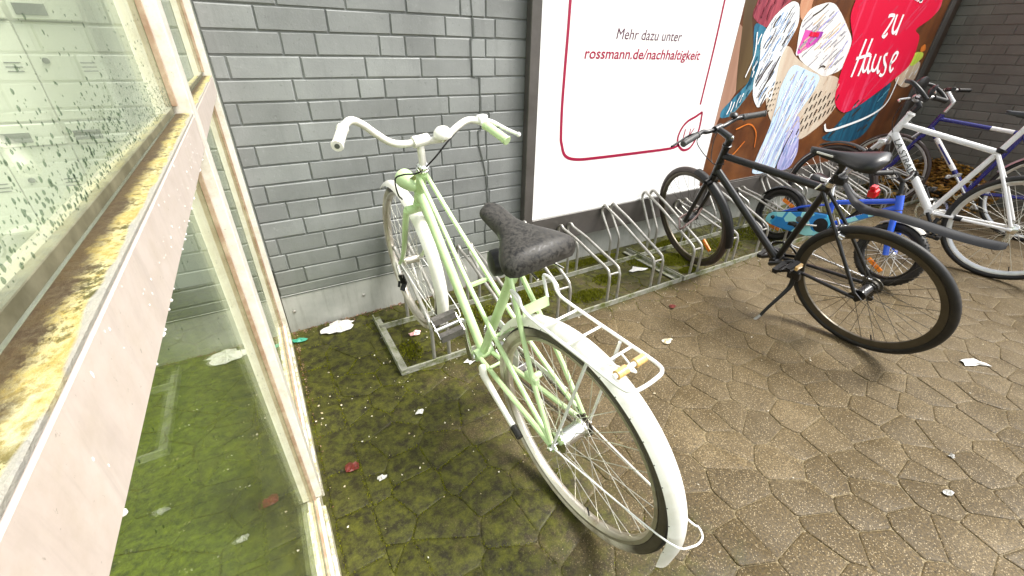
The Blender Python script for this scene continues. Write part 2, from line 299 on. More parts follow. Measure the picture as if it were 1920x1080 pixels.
# ------------------------------------------------------------------ mesh helpers
class MB:
    def __init__(s): s.v, s.f, s.mi = [], [], []
    def add(s, vs, fs, mi=0):
        o = len(s.v); s.v += [tuple(p) for p in vs]
        for q in fs: s.f.append([i + o for i in q]); s.mi.append(mi)
    def tube(s, pts, r, n=10, caps=True, mi=0, flat=1.0):
        pts = [V3(p) for p in pts]; m = len(pts); rs = r if isinstance(r, (list, tuple)) else [r] * m
        t0 = (pts[1] - pts[0]).normalized(); up = V3((0, 0, 1)) if abs(t0.z) < 0.9 else V3((1, 0, 0))
        nx = t0.cross(up).normalized(); vs = []
        for i, p in enumerate(pts):
            t = ((pts[min(i + 1, m - 1)] - p).normalized() + (p - pts[max(i - 1, 0)]).normalized())
            t = t.normalized() if t.length > 1e-9 else t0
            nx = (nx - t * nx.dot(t)).normalized(); ny = t.cross(nx)
            for k in range(n):
                a = 2 * math.pi * k / n; vs.append(p + (nx * math.cos(a) + ny * math.sin(a) * flat) * rs[i])
        fs = [[i * n + k, i * n + (k + 1) % n, (i + 1) * n + (k + 1) % n, (i + 1) * n + k] for i in range(m - 1) for k in range(n)]
        if caps: fs += [list(range(n))[::-1], [(m - 1) * n + k for k in range(n)]]
        s.add(vs, fs, mi); return s
    def box(s, a, b, bev=0.0, mi=0, M4=None):
        (x0, y0, z0), (x1, y1, z1) = a, b
        if bev <= 0:
            vs = [(x, y, z) for x in (x0, x1) for y in (y0, y1) for z in (z0, z1)]
            fs = [[0, 1, 3, 2], [4, 6, 7, 5], [0, 4, 5, 1], [2, 3, 7, 6], [0, 2, 6, 4], [1, 5, 7, 3]]
        else:
            bm = bmesh.new(); g = bmesh.ops.create_cube(bm, size=1.0)
            bmesh.ops.transform(bm, matrix=Matrix.Translation(((x0 + x1) / 2, (y0 + y1) / 2, (z0 + z1) / 2)) @ Matrix.Diagonal((x1 - x0, y1 - y0, z1 - z0, 1)), verts=bm.verts)
            bmesh.ops.bevel(bm, geom=bm.edges[:], offset=bev, segments=1, affect='EDGES')
            bm.verts.ensure_lookup_table(); vs = [tuple(q.co) for q in bm.verts]; fs = [[q.index for q in f.verts] for f in bm.faces]; bm.free()
        if M4 is not None: vs = [M4 @ V3(p) for p in vs]
        s.add(vs, fs, mi); return s
    def bar(s, p0, p1, w, h, up=(0, 0, 1), mi=0):
        p0, p1 = V3(p0), V3(p1); t = (p1 - p0).normalized(); x = t.cross(V3(up)).normalized(); z = x.cross(t)
        vs = [p + x * a * w / 2 + z * b * h / 2 for p in (p0, p1) for a, b in ((-1, -1), (1, -1), (1, 1), (-1, 1))]
        s.add(vs, [[0, 1, 2, 3], [7, 6, 5, 4], [0, 4, 5, 1], [1, 5, 6, 2], [2, 6, 7, 3], [3, 7, 4, 0]], mi); return s
    def ring(s, prof, n=64, a0=0.0, a1=360.0, c=(0, 0, 0), mi=0, closed=True):
        """profile of (radius, y) swept about Y"""
        full = abs(a1 - a0 - 360) < 1e-6; m = n if full else n + 1; k = len(prof); vs = []
        for i in range(m):
            a = R(a0 + (a1 - a0) * i / n)
            for (r, y) in prof: vs.append((c[0] + r * math.cos(a), c[1] + y, c[2] + r * math.sin(a)))
        fs = []
        for i in range(n):
            j = (i + 1) % m
            for q in range(k if closed else k - 1): fs.append([i * k + q, i * k + (q + 1) % k, j * k + (q + 1) % k, j * k + q])
        if not full and closed: fs += [list(range(k)), [n * k + q for q in range(k)][::-1]]
        s.add(vs, fs, mi); return s
    def lathe(s, prof, p0, axis, n=16, mi=0):
        """profile of (radius, distance along axis) from p0"""
        ax = V3(axis).normalized(); x = ax.orthogonal().normalized(); y = ax.cross(x); vs = []; k = len(prof)
        for (r, h) in prof:
            for i in range(n):
                a = 2 * math.pi * i / n; vs.append(V3(p0) + ax * h + (x * math.cos(a) + y * math.sin(a)) * r)
        fs = [[q * n + i, q * n + (i + 1) % n, (q + 1) * n + (i + 1) % n, (q + 1) * n + i] for q in range(k - 1) for i in range(n)]
        fs += [list(range(n))[::-1], [(k - 1) * n + i for i in range(n)]]
        s.add(vs, fs, mi); return s
    def ball(s, c, r, n=12, sc=(1, 1, 1), mi=0):
        prof = [(r * math.sin(math.pi * i / 8) + 1e-5, -r * math.cos(math.pi * i / 8)) for i in range(9)]
        t = MB(); t.lathe(prof, (0, 0, 0), (0, 0, 1), n); s.add([(c[0] + p[0] * sc[0], c[1] + p[1] * sc[1], c[2] + p[2] * sc[2]) for p in t.v], t.f, mi); return s
    def mesh(s, name, mats, smooth=True, off=None):
        me = bpy.data.meshes.new(name); vs = s.v if off is None else [(p[0] + off[0], p[1] + off[1], p[2] + off[2]) for p in s.v]
        me.from_pydata(vs, [], s.f); mats = mats if isinstance(mats, (list, tuple)) else [mats]
        for m in mats: me.materials.append(M[m] if isinstance(m, str) else m)
        if len(mats) > 1: me.polygons.foreach_set('material_index', s.mi)
        bm = bmesh.new(); bm.from_mesh(me); bmesh.ops.recalc_face_normals(bm, faces=bm.faces)
        if smooth:
            for f in bm.faces: f.smooth = True
            for e in bm.edges:
                if len(e.link_faces) == 2 and e.calc_face_angle(0) > R(38): e.smooth = False
        bm.to_mesh(me); bm.free(); me.update(); return me
    def build(s, name, mats, parent=None, smooth=True, off=None, M4=None):
        return link(name, s.mesh(name, mats, smooth, off), parent, M4)

def link(name, data, parent=None, M4=None):
    o = bpy.data.objects.new(name, data); COL.objects.link(o)
    if parent: o.parent = parent
    if M4 is not None: o.matrix_local = M4
    return o
def tag(o, label=None, cat=None, group=None, kind=None):
    for k, v in (('label', label), ('category', cat), ('group', group), ('kind', kind)):
        if v: o[k] = v
    return o
def empty(name, loc, label, cat, group=None, M4=None):
    o = bpy.data.objects.new(name, None); COL.objects.link(o); o.empty_display_size = 0.1
    if M4 is not None: o.matrix_world = M4
    else: o.location = loc
    return tag(o, label, cat, group)
def spline(P, k=6):
    P = [V3(p) for p in P]; Q = [P[0] * 2 - P[1]] + P + [P[-1] * 2 - P[-2]]; out = []
    for i in range(1, len(Q) - 2):
        for j in range(k):
            t = j / k; a, b, c, d = Q[i - 1:i + 3]
            out.append(0.5 * (2 * b + (c - a) * t + (2 * a - 5 * b + 4 * c - d) * t * t + (3 * b - a - 3 * c + d) * t ** 3))
    return out + [P[-1]]

# ================================================================== SETTING: ground and paving
g = MB(); g.add([(-60, -60, -0.013), (60, -60, -0.013), (60, 60, -0.013), (-60, 60, -0.013)], [[0, 1, 2, 3]])
tag(g.build('ground', 'joint', smooth=False), kind='structure')
pav = MB(); pav.add([(-2.6, -4.2, -0.0040), (6.6, -4.2, -0.0040), (6.6, 0.85, -0.0040), (-2.6, 0.85, -0.0040)], [[0, 1, 2, 3]])
pave = tag(pav.build('pavement', 'joint', smooth=False), kind='structure')

def clip(poly, p, nrm):
    out = []
    for i in range(len(poly)):
        a, b = poly[i], poly[(i + 1) % len(poly)]
        da = (a[0] - p[0]) * nrm[0] + (a[1] - p[1]) * nrm[1]; db = (b[0] - p[0]) * nrm[0] + (b[1] - p[1]) * nrm[1]
        if da <= 0: out.append(a)
        if (da < 0 < db) or (db < 0 < da):
            t = da / (da - db); out.append((a[0] + (b[0] - a[0]) * t, a[1] + (b[1] - a[1]) * t))
    return out
def inset(poly, d):
    out = poly
    n = len(poly); cx = sum(p[0] for p in poly) / n; cy = sum(p[1] for p in poly) / n
    for i in range(n):
        a, b = poly[i], poly[(i + 1) % n]; ex, ey = b[0] - a[0], b[1] - a[1]; L = math.hypot(ex, ey)
        if L < 1e-6: continue
        nx, ny = ey / L, -ex / L
        if (cx - a[0]) * nx + (cy - a[1]) * ny > 0: nx, ny = -nx, -ny
        out = clip(out, (a[0] - nx * d, a[1] - ny * d), (nx, ny))
        if len(out) < 3: return None
    return out
def roundc(poly, f):
    out = []; n = len(poly)
    for i in range(n):
        p, a, b = poly[i], poly[i - 1], poly[(i + 1) % n]
        la = math.hypot(a[0] - p[0], a[1] - p[1]); lb = math.hypot(b[0] - p[0], b[1] - p[1]); d = min(f, la * 0.4, lb * 0.4)
        if la < 1e-5 or lb < 1e-5: continue
        out.append((p[0] + (a[0] - p[0]) / la * d, p[1] + (a[1] - p[1]) / la * d)); out.append((p[0] + (b[0] - p[0]) / lb * d, p[1] + (b[1] - p[1]) / lb * d))
    return out
def paver_shape(poly, rnd, gap=0.0014, rc=0.007):
    q = inset(poly, gap)
    if not q: return None
    q = roundc(q, rc); n = len(q); cx = sum(p[0] for p in q) / n; cy = sum(p[1] for p in q) / n
    h = rnd.uniform(-0.0014, 0.0012); tx, ty = rnd.uniform(-.012, .012), rnd.uniform(-.012, .012); vs = []
    for (k, dz) in ((1.0, -0.012), (1.0, -0.0024), (0.97, -0.0007), (0.93, 0.0)):
        for p in q:
            x, y = (p[0] - cx) * k, (p[1] - cy) * k; vs.append((x, y, h + dz + (x * tx + y * ty if dz > -0.01 else 0)))
    fs = [[r * n + i, r * n + (i + 1) % n, (r + 1) * n + (i + 1) % n, (r + 1) * n + i] for r in range(3) for i in range(n)] + [[3 * n + i for i in range(n)]]
    return (cx, cy), vs, fs
rnd = random.Random(11); sites = []
a_ = 0.156; row = 0; y = -4.1
while y < 0.9:
    x = -2.6 + (a_ / 2 if row % 2 else 0)
    while x < 6.7:
        sites.append((x + rnd.uniform(-.050, .050), y + rnd.uniform(-.042, .042) + 0.04 * math.sin(x * 2.1))); x += a_ * rnd.choice((1, 1, 1, 1.25))
    y += a_ * 0.80; row += 1
grid = {}
for s_ in sites: grid.setdefault((int(s_[0] // .3), int(s_[1] // .3)), []).append(s_)
cells = []
def add_cell(poly): 
    c = paver_shape(poly, rnd)
    if c: cells.append(c)
for s_ in sites:
    if 0.0 < s_[0] < 0.10: pass
    for side in (0, 1):
        bx = (0.128, 6.50) if side == 0 else (-2.55, -0.07)
        yl = (-4.1, -0.006) if side == 0 else (-4.1, 0.79)
        poly = [(bx[0], yl[0]), (bx[1], yl[0]), (bx[1], yl[1]), (bx[0], yl[1])]
        if not (bx[0] - .1 < s_[0] < bx[1] + .1): continue
        gx, gy = int(s_[0] // .3), int(s_[1] // .3)
        poly = [(max(bx[0], s_[0] - .4), max(yl[0], s_[1] - .4)), (min(bx[1], s_[0] + .4), max(yl[0], s_[1] - .4)), (min(bx[1], s_[0] + .4), min(yl[1], s_[1] + .4)), (max(bx[0], s_[0] - .4), min(yl[1], s_[1] + .4))]
        if poly[0][0] >= poly[1][0] or poly[0][1] >= poly[2][1]: continue
        for i in (-2, -1, 0, 1, 2):
            for j in (-2, -1, 0, 1, 2):
                for t_ in grid.get((gx + i, gy + j), []):
                    if t_ is s_ or not poly: continue
                    m_ = ((s_[0] + t_[0]) / 2, (s_[1] + t_[1]) / 2); poly = clip(poly, m_, (t_[0] - s_[0], t_[1] - s_[1]))
        if len(poly) >= 3:
            ar = abs(sum(poly[i][0] * poly[(i + 1) % len(poly)][1] - poly[(i + 1) % len(poly)][0] * poly[i][1] for i in range(len(poly)))) / 2
            if ar > 0.0016: add_cell(poly)
yy = -0.012                                          # straight border stones along the glass
while yy > -3.2:
    L = rnd.uniform(0.17, 0.235); add_cell([(0.012, yy - L), (0.124, yy - L), (0.124, yy), (0.012, yy)]); yy -= L
def px(x, y, z):
    d = V3((x, y, z)) - cam.matrix_world.translation; wz = d.dot(cf)
    if wz < 0.05: return None
    return (960 + 779.9 * d.dot(cr) / wz, 540 - 779.9 * d.dot(cu) / wz, wz)
near = []
for c in cells:
    q = px(c[0][0], c[0][1], 0)
    vis = q and -60 < q[0] < 1980 and -60 < q[1] < 1140 and c[0][0] > -0.75
    near.append((0 if vis else 1, (V3((c[0][0], c[0][1], 0)) - cam.matrix_world.translation).length, c))
near.sort(key=lambda t: (t[0], t[1]))
rest = MB()
for i, (nv, dist, c) in enumerate(near):
    (cx, cy), vs, fs = c
    if i < 290 and nv == 0:
        m_ = MB(); m_.add(vs, fs); o = m_.build('paver', 'paver', pave); o.location = (cx, cy, 0)
    else: rest.add([(p[0] + cx, p[1] + cy, p[2]) for p in vs], fs)
tag(rest.build('paver_field', 'paver', pave), kind='stuff')

# ================================================================== brick walls
ZT, CO = 1.4305, 0.0833
JO = {-1: [.012, .268, .521, .775, 1.029, 1.16], 0: [.184, .44, .698, .951, 1.092, 1.21], 1: [.256, .383, .64, .754, .896, 1.077, 1.158], 2: [.053, .312, .569, .821, 1.08, 1.21], 3: [.265, .526, .641, .896, 1.122],
      4: [.046, .308, .437, .689, .949, 1.124, 1.211], 5: [.252, .511, .764, .907, 1.174], 6: [.066, .318, .576, .697, .950, 1.057, 1.154], 7: [.26, .517, .645, .895, 1.158], 8: [.062, .324, .581, .833, .969, 1.167],
      9: [.128, .264, .516, .743, .949, 1.161], 10: [.183, .435, .677, .948, 1.172], 11: [.05, .258, .553, .788, .979, 1.143], 12: [.072, .308, .57, .844, 1.075], 13: [.133, .387, .649, .938, 1.141]}
def brick_mesh(L, H, rr, depth=0.02):
    """brick face in the XZ plane, front at -y; worn, slightly uneven edges"""
    j = lambda a: rr.uniform(-a, a); vs = []
    for (ins, yy) in ((0.0, depth), (0.0, 0.0018), (0.0034, -0.0020)):
        for (x, z) in ((ins, ins), (L - ins, ins), (L - ins, H - ins), (ins, H - ins)):
            vs.append((x + (j(.0014) if yy < .01 else 0), yy + (j(.0008) if yy < .01 else 0), z + (j(.0014) if yy < .01 else 0)))
    fs = [[8, 9, 10, 11]] + [[r * 4 + i, r * 4 + (i + 1) % 4, (r + 1) * 4 + (i + 1) % 4, (r + 1) * 4 + i] for r in (0, 1) for i in range(4)]
    return vs, fs
def wall(label, Mloc, length, z1, mats, joints, seen, depth, x_from=0.0, x_to=None):
    """Mloc places a wall whose face is the local XZ plane at y = 0"""
    rr = random.Random(5); o = MB().box((0.0, 0.0045, 0.0), (length, depth, z1)).build('brick_wall', mats[1], None, False)
    o.matrix_world = Mloc; tag(o, label, 'wall'); other = MB()
    k = -int((z1 - ZT) / CO) - 1
    while k <= 13:
        zb = ZT - (k + 1) * CO; js = joints(k); js = [x_from] + [x for x in js if x_from + .03 < x < (x_to or length) - .03] + [x_to or length]
        for a, b in zip(js[:-1], js[1:]):
            vs, fs = brick_mesh(b - a - 0.0055, CO - 0.0062, rr)
            if zb + CO < z1 + .001:
                if seen(a, b, zb):
                    m_ = MB(); m_.add(vs, fs); q = m_.build('brick', mats[0], o, False); q.location = (a + .00275, rr.uniform(-.0010, .0010), zb + .0031)
                else: other.add([(p[0] + a + .00275, p[1], p[2] + zb + .0031) for p in vs], fs)
        k += 1
    if other.f: tag(other.build('brick_courses', mats[0], o, False), kind='stuff')
    return o
rj = random.Random(21); gen = {}
def jfront(k):
    if k in JO: return JO[k]
    if k not in gen: gen[k] = [(.05 if k % 2 else .18) + .2545 * i + rj.uniform(-.02, .02) for i in range(6)]
    return gen[k]
WL = wall('dark grey painted brick wall behind the pale green bicycle and the advertising panel', Matrix.Translation((0.003, 0, 0)), 6.497, 2.4, ('brick', 'mortar'), jfront, lambda a, b, z: z < 1.56, 0.79, 0.0, 1.40)
gen2 = {}
def jside(k):
    if k not in gen2: gen2[k] = [(.14 if k % 2 else .265) + .2545 * i + rj.uniform(-.025, .025) for i in range(14)]
    return gen2[k]
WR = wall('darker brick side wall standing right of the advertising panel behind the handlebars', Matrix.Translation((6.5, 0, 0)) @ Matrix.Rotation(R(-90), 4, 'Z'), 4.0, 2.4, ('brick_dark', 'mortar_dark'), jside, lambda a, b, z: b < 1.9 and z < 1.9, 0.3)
# below the lowest course: flashing and steel plinth
MB().box((0.004, -0.004, 0.216), (1.385, 0.0043, 0.2605), 0.002).build('flashing', 'brick', WL, False)
pl = MB().box((0.0, -0.006, -0.005), (6.44, 0.0043, 0.213), 0.0015).build('plinth_plate', 'plinth', WL, False)
MB().box((0.0, -0.0085, 0.2075), (1.38, -0.0061, 0.2125)).build('plinth_lip', 'mail_dark', pl, False)
for i in range(6):
    MB().lathe([(.009, 0), (.0085, .003), (.005, .0055), (.001, .006)], (0.042 + .346 * i, -0.006, .116), (0, -1, 0), 10).build('bolt', 'galvanised', pl)
cr_ = MB()                                           # settlement crack beside the panel
pts = [(1.087, 1.60), (1.083, 1.515), (1.09, 1.43), (1.092, 1.347), (1.078, 1.345), (1.076, 1.265), (1.081, 1.264), (1.083, 1.185), (1.118, 1.178), (1.124, 1.10), (1.122, 1.015), (1.126, .93), (1.108, .925), (1.112, .85), (1.135, .765), (1.15, .69), (1.158, .60), (1.163, .52), (1.152, .43), (1.141, .35), (1.146, .265)]
for (a, b) in zip(pts[:-1], pts[1:]):
    cr_.bar((a[0], -.0045, a[1]), (b[0], -.0045, b[1]), .0035 + .003 * random.random(), .004, (0, 1, 0))
cr_.build('crack', 'mail_dark', WL, False)
# pale walls of the niche behind the glass
tag(MB().box((-2.6, .80, 0), (0.79, 1.0, 2.6)).build('niche_wall', 'render', None, False), 'pale rendered back wall of the niche behind the glass carrying the letterboxes', 'wall')

# letterboxes behind the upper pane
mb = empty('letterbox_unit', (-1.2, .80, 0), 'cream enamelled letterbox bank seen through the upper pane', 'letterbox')
MB().box((-.44, -.16, .50), (.785, -.002, 1.47)).build('cabinet', 'mailbox', mb, False)
for ci in range(5):
    for ri in range(2):
        x1 = .78 - ci * .2365; x0 = x1 - .232; z1 = 1.462 - ri * .478; z0 = z1 - .472
        d = MB().box((x0, -.178, z0), (x1, -.161, z1 - .100), .003).build('letterbox_door', 'mailbox', mb, False)
        fl = MB().box((x0 + .012, -.192, z1 - .094), (x1 - .004, -.161, z1 - .004), .004).build('letterbox_flap', 'mailbox', mb, False)
        MB().box((x0 + .03, -.196, z1 - .078), (x0 + .125, -.1925, z1 - .038)).build('name_plate', 'mail_dark', fl, False)
        MB().lathe([(.012, 0), (.012, .008), (.004, .009)], (x0 + .05, -.178, z1 - .24), (0, -1, 0), 12).build('lock', 'mail_dark', d)
        vt = MB()
        for q in range(3): vt.box((x0 + .155, -.1805, z1 - .25 - q * .016), (x0 + .205, -.1785, z1 - .245 - q * .016))
        vt.build('vent_slot', 'mail_dark', d, False)

# ================================================================== glass partition
gp = empty('glass_partition', (-.03, -1.1, 0), 'weathered metal framed glass partition with a mossy transom at the left', 'partition')
gp.location = (0, 0, 0)
GX = -0.030
def part(name, mat, a, b, bev=.0015): return MB().box(a, b, bev).build(name, mat, gp, False)
part('post', 'alu_pale', (-.062, -.088, -.005), (-.0005, -.003, 2.3))
part('post', 'alu_pale', (-.062, -1.135, .105), (-.0005, -1.055, 2.3))
part('post', 'alu_pale', (-.062, -2.62, -.005), (-.0005, -2.54, 2.3))
for (y0, y1) in ((-1.053, -.090), (-2.538, -1.137)):
    tr_ = part('transom', 'alu', (-.062, y0, 1.140), (-.0005, y1, 1.1965))
    MB().box((-.0265, y0, 1.1967), (-.001, y1, 1.2005), .0008).build('ledge', 'ledge', tr_, False)
    MB().box((-.0335, y0, 1.2007), (-.0265, y1, 1.212), .0015).build('gasket', 'gasket', tr_, False)
    MB().box((-.0285, y0, 1.1335), (-.0235, y1, 1.1398)).build('drip_edge', 'gasket', tr_, False)
    si = part('sill', 'alu_pale', (-.062, y0 if y0 > -2 else -2.62, -.005), (-.010, y1, .098))
    MB().box((-.0095, y0, -.005), (-.0003, y1, .060), .001).build('sill_flange', 'alu_pale', si, False)
    MB().box((-.0255, y0, .0983), (-.0185, y1, .108), .001).build('bead', 'bead_brown', si, False)
    for (z0, z1) in ((.104, 1.1395), (1.1985, 2.28)):
        MB().box((GX - .003, y0 + .001, z0), (GX + .003, y1 - .001, z1)).build('glass_pane', 'glass', gp, False)
    for yb in (y0, y1 - .009):
        for (z0, z1) in ((.109, 1.132), (1.2125, 2.28)):
            MB().box((-.0268, yb, z0), (-.0185, yb + .009, z1), .0008).build('bead', 'bead_brown', gp, False)
part('sill', 'alu_pale', (-.062, -1.1368, -.005), (-.010, -1.0532, .098))
# rain on the upper pane and on the transom face
dr = MB(); rd = random.Random(3)
def dropcap(o, x, y, z, r, el=1.0):
    vs = [(x + r * .42, y, z)]; n = 7
    for (k, hx) in ((.62, .30), (1.0, 0.0)):
        for i in range(n):
            a = 2 * math.pi * i / n; vs.append((x + r * hx, y + r * k * math.cos(a), z + r * k * el * math.sin(a)))
    fs = [[0, 1 + i, 1 + (i + 1) % n] for i in range(n)] + [[1 + i, 1 + n + i, 1 + n + (i + 1) % n, 1 + (i + 1) % n] for i in range(n)]
    o.add(vs, fs)
cnt = 0
while cnt < 2100:
    yv = -1.15 - 0.9 * rd.random(); h = rd.expovariate(1 / .045); zv = 1.215 + h
    if zv > 1.44 or (h > .05 and rd.random() < .45): continue
    dropcap(dr, GX + .0031, yv, zv, rd.choice((.0004, .0005, .0006, .0008, .0011, .0014)) * (1.15 if yv < -1.5 else .85), rd.uniform(1.0, 1.7)); cnt += 1
for i in range(260): dropcap(dr, GX + .0031, -rd.uniform(1.15, 2.0), rd.uniform(.2, 1.1), rd.choice((.0008, .0012)), 1.3)
tag(dr.build('rain_drops', 'drop', gp), kind='stuff')
dr2 = MB()
for i in range(60): dropcap(dr2, -.0004, -rd.uniform(1.15, 2.0), rd.uniform(1.143, 1.193), rd.choice((.0005, .0006, .0008, .0010)), rd.uniform(1, 2.6))
for i in range(22): dr2.ball((-.002, -rd.uniform(1.2, 1.98), 1.1388), rd.uniform(.0010, .0018), 8)
tag(dr2.build('rain_drops', 'drop_pale', gp), kind='stuff')

# ================================================================== advertising panel
ap = empty('advertising_panel', (3.8, -.03, 0), 'large advertising panel with a white sheet and a laundry photo print in a dark frame', 'billboard')
ap.location = (0, 0, 0); PZ0, PZ1 = .390, 2.35; PX0, PX1 = 1.447, 6.165
def ppart(name, mat, a, b, bev=0.0, par=ap): return MB().box(a, b, bev).build(name, mat, par, False)
ppart('back_board', 'frame_grey', (1.389, -.040, .208), (6.40, -.0105, 2.42))
ppart('frame_bar', 'frame_grey', (1.385, -.060, .205), (PX0, -.0405, 2.42), .003)
ppart('frame_bar', 'frame_grey', (PX1, -.060, .205), (6.27, -.0405, 2.42), .003)
ppart('frame_bar', 'p_dark', (6.272, -.054, .205), (6.40, -.0405, 2.42), .003)
ppart('frame_bar', 'frame_grey', (PX0 + .001, -.057, .206), (PX1 - .001, -.0405, PZ0 - .014), .002)
ppart('frame_bar', 'frame_grey', (PX0 + .001, -.057, PZ1), (PX1 - .001, -.0405, 2.42), .002)
ppart('frame_lip', 'lip_white', (PX0 + .002, -.0535, PZ0 - .0138), (3.03, -.0405, PZ0), .002)
ppart('frame_lip', 'frame_grey', (3.032, -.0535, PZ0 - .0138), (PX1 - .002, -.0405, PZ0), .002)
sheet = ppart('white_sheet', 'print_white', (PX0, -.0445, PZ0), (3.028, -.0405, PZ1))
pict = ppart('picture_print', 'p_brown', (3.0285, -.0442, PZ0), (PX1, -.0405, PZ1))
lay = [0]
def flat(name, mat, poly, par, y=None):
    lay[0] += 1; yv = y if y else -.0444 - .00022 * lay[0]
    m_ = MB(); n = len(poly); m_.add([(p[0], yv, p[1]) for p in poly] + [(p[0], yv + .00015, p[1]) for p in poly], [list(range(n))] + [[i, (i + 1) % n, n + (i + 1) % n, n + i] for i in range(n)])
    o = m_.build(name, mat, par, False)
    bm = bmesh.new(); bm.from_mesh(o.data); bmesh.ops.triangulate(bm, faces=[f for f in bm.faces if len(f.verts) > 4]); bm.to_mesh(o.data); bm.free(); return o
def stroke(m_, pts, wd, y, sm=4, sx=1.0):
    P = spline([(p[0], 0, p[1]) for p in pts], sm) if sm else [V3((p[0], 0, p[1])) for p in pts]
    vs = []; n = len(P)
    for i, q in enumerate(P):
        t = (P[min(i + 1, n - 1)] - P[max(i - 1, 0)]).normalized(); nv = V3((-t.z * sx, 0, t.x)) * wd / 2
        vs += [(q.x + nv.x, y, q.z + nv.z), (q.x - nv.x, y, q.z - nv.z)]
    m_.add(vs, [[2 * i, 2 * i + 1, 2 * i + 3, 2 * i + 2] for i in range(n - 1)])
POLY = {
 'p_sofa': ('sofa_print', [(3.031, 1.95), (3.20, 1.95), (3.139, 1.531), (3.246, 1.343), (3.332, 1.142), (3.181, 1.062), (3.128, 1.224), (3.067, 1.463), (3.031, 1.609)]),
 'p_floor': ('floor_print', [(3.031, 1.48), (3.067, 1.463), (3.128, 1.224), (3.181, 1.062), (3.066, 0.894), (3.031, 0.774)]),
 'p_shirt': ('shirt_print', [(3.168, 1.617), (3.15, 1.95), (3.60, 1.95), (3.555, 1.64), (3.462, 1.591), (3.373, 1.525), (3.349, 1.467), (3.251, 1.481), (3.133, 1.531)]),
 'p_denim': ('jeans_print', [(3.176, 1.5), (3.349, 1.467), (3.40, 1.391), (3.42, 1.255), (3.40, 1.129), (3.365, 1.064), (3.211, 0.9), (3.075, 0.887), (3.058, 0.94), (3.175, 1.027), (3.326, 1.142), (3.245, 1.355)]),
 'p_denim_dark': ('jeans_print', [(5.64, 1.13), (5.684, 0.911), (5.556, 0.636), (5.412, 0.57), (5.154, 0.552), (4.629, 0.628), (4.821, 0.693), (5.10, 0.98)]),
 'p_skin': ('hand_print', [(3.637, 1.645), (3.70, 1.95), (3.85, 1.95), (3.80, 1.653), (3.839, 1.545), (3.725, 1.523)]),
 'p_basket': ('basket_print', [(3.601, 1.362), (3.7, 1.364), (3.813, 1.289), (4.286, 1.159), (4.372, 1.166), (4.52, 1.157), (4.70, 1.10), (4.78, 0.984), (4.616, 0.781), (4.287, 0.629), (3.943, 0.726), (3.722, 0.845), (3.559, 1.022), (3.62, 1.125)]),
 'p_stripe': ('striped_cloth_print', [(3.557, 1.638), (3.652, 1.624), (3.718, 1.504), (3.665, 1.4), (3.608, 1.287), (3.64, 1.125), (3.659, 0.981), (3.59, 1.03), (3.521, 0.93), (3.406, 1.02), (3.356, 1.129), (3.372, 1.255), (3.304, 1.403), (3.381, 1.531), (3.462, 1.591)]),
 'p_linen': ('linen_print', [(3.733, 1.511), (3.807, 1.609), (4.013, 1.656), (4.128, 1.65), (4.308, 1.572), (4.60, 1.415), (4.60, 1.209), (4.377, 1.158), (4.286, 1.159), (3.813, 1.289)]),
 'p_box': ('carton_print', [(3.757, 1.512), (4.108, 1.513), (4.104, 1.424), (3.818, 1.302), (3.797, 1.315)]),
 'p_purple': ('carton_label_print', [(3.824, 1.472), (4.085, 1.468), (4.081, 1.436), (4.03, 1.39), (3.827, 1.309), (3.808, 1.328)]),
 'p_lilac': ('lilac_cloth_print', [(4.144, 0.89), (4.287, 0.629), (4.335, 0.532), (4.286, 0.392), (4.06, 0.392), (4.05, 0.619), (4.02, 0.757)]),
 'p_blue': ('blue_cloth_print', [(3.794, 1.256), (4.05, 1.20), (4.286, 1.159), (4.235, 1.021), (4.143, 0.915), (4.084, 0.78), (4.033, 0.72), (4.05, 0.60), (4.06, 0.399), (3.70, 0.399), (3.688, 0.51), (3.757, 0.784), (3.75, 0.96), (3.726, 1.09)]),
 'p_bag': ('paper_bag_print', [(5.80, 1.231), (6.1, 1.292), (6.149, 1.134), (6.067, 1.045), (5.917, 1.039), (5.65, 1.113)]),
 'p_orange': ('pepper_print', [(6.018, 1.433), (6.1, 1.376), (5.984, 1.35), (5.948, 1.399)]),
 'p_lime': ('celery_print', [(5.86, 1.357), (6.064, 1.359), (6.102, 1.309), (5.947, 1.228), (5.85, 1.25)]),
 'p_red': ('red_brushstroke_print', [(4.389, 1.69), (4.50, 2.05), (5.2, 2.22), (5.85, 2.05), (5.963, 1.783), (5.995, 1.717), (5.887, 1.628), (5.636, 1.533), (5.823, 1.493), (5.884, 1.34), (5.878, 1.231), (5.619, 1.097), (5.199, 0.915), (4.934, 0.837), (4.753, 0.887), (4.641, 0.963), (4.568, 1.179), (4.59, 1.423), (4.448, 1.533), (4.394, 1.595)])}
def chaikin(P, k=2):
    for _ in range(k):
        Q = []
        for i in range(len(P)):
            a, b_ = P[i], P[(i + 1) % len(P)]; Q += [(a[0] * .8 + b_[0] * .2, a[1] * .8 + b_[1] * .2), (a[0] * .2 + b_[0] * .8, a[1] * .2 + b_[1] * .8)]
        P = Q
    return P
for k, (nm, poly) in POLY.items(): flat(nm, k, poly if k in ('p_sofa', 'p_floor', 'p_box', 'p_purple') else chaikin(poly), pict)
def folds(name, mat, lines, wd, y):
    for i, ln in enumerate(lines):
        m_ = MB(); stroke(m_, ln, wd, y - .00003 * i, 4); m_.build(name, mat, pict, False)
folds('fold_print', 'p_dark', [[(3.47, 1.02), (3.55, 1.18), (3.60, 1.30)], [(3.40, 1.10), (3.46, 1.20), (3.52, 1.27)], [(3.53, .96), (3.56, 1.04)], [(3.86, 1.56), (3.95, 1.60), (4.02, 1.645)], [(4.20, 1.22), (4.24, 1.235), (4.29, 1.225)], [(4.04, .40), (4.07, .60), (4.12, .74)]], .012, -.0492)
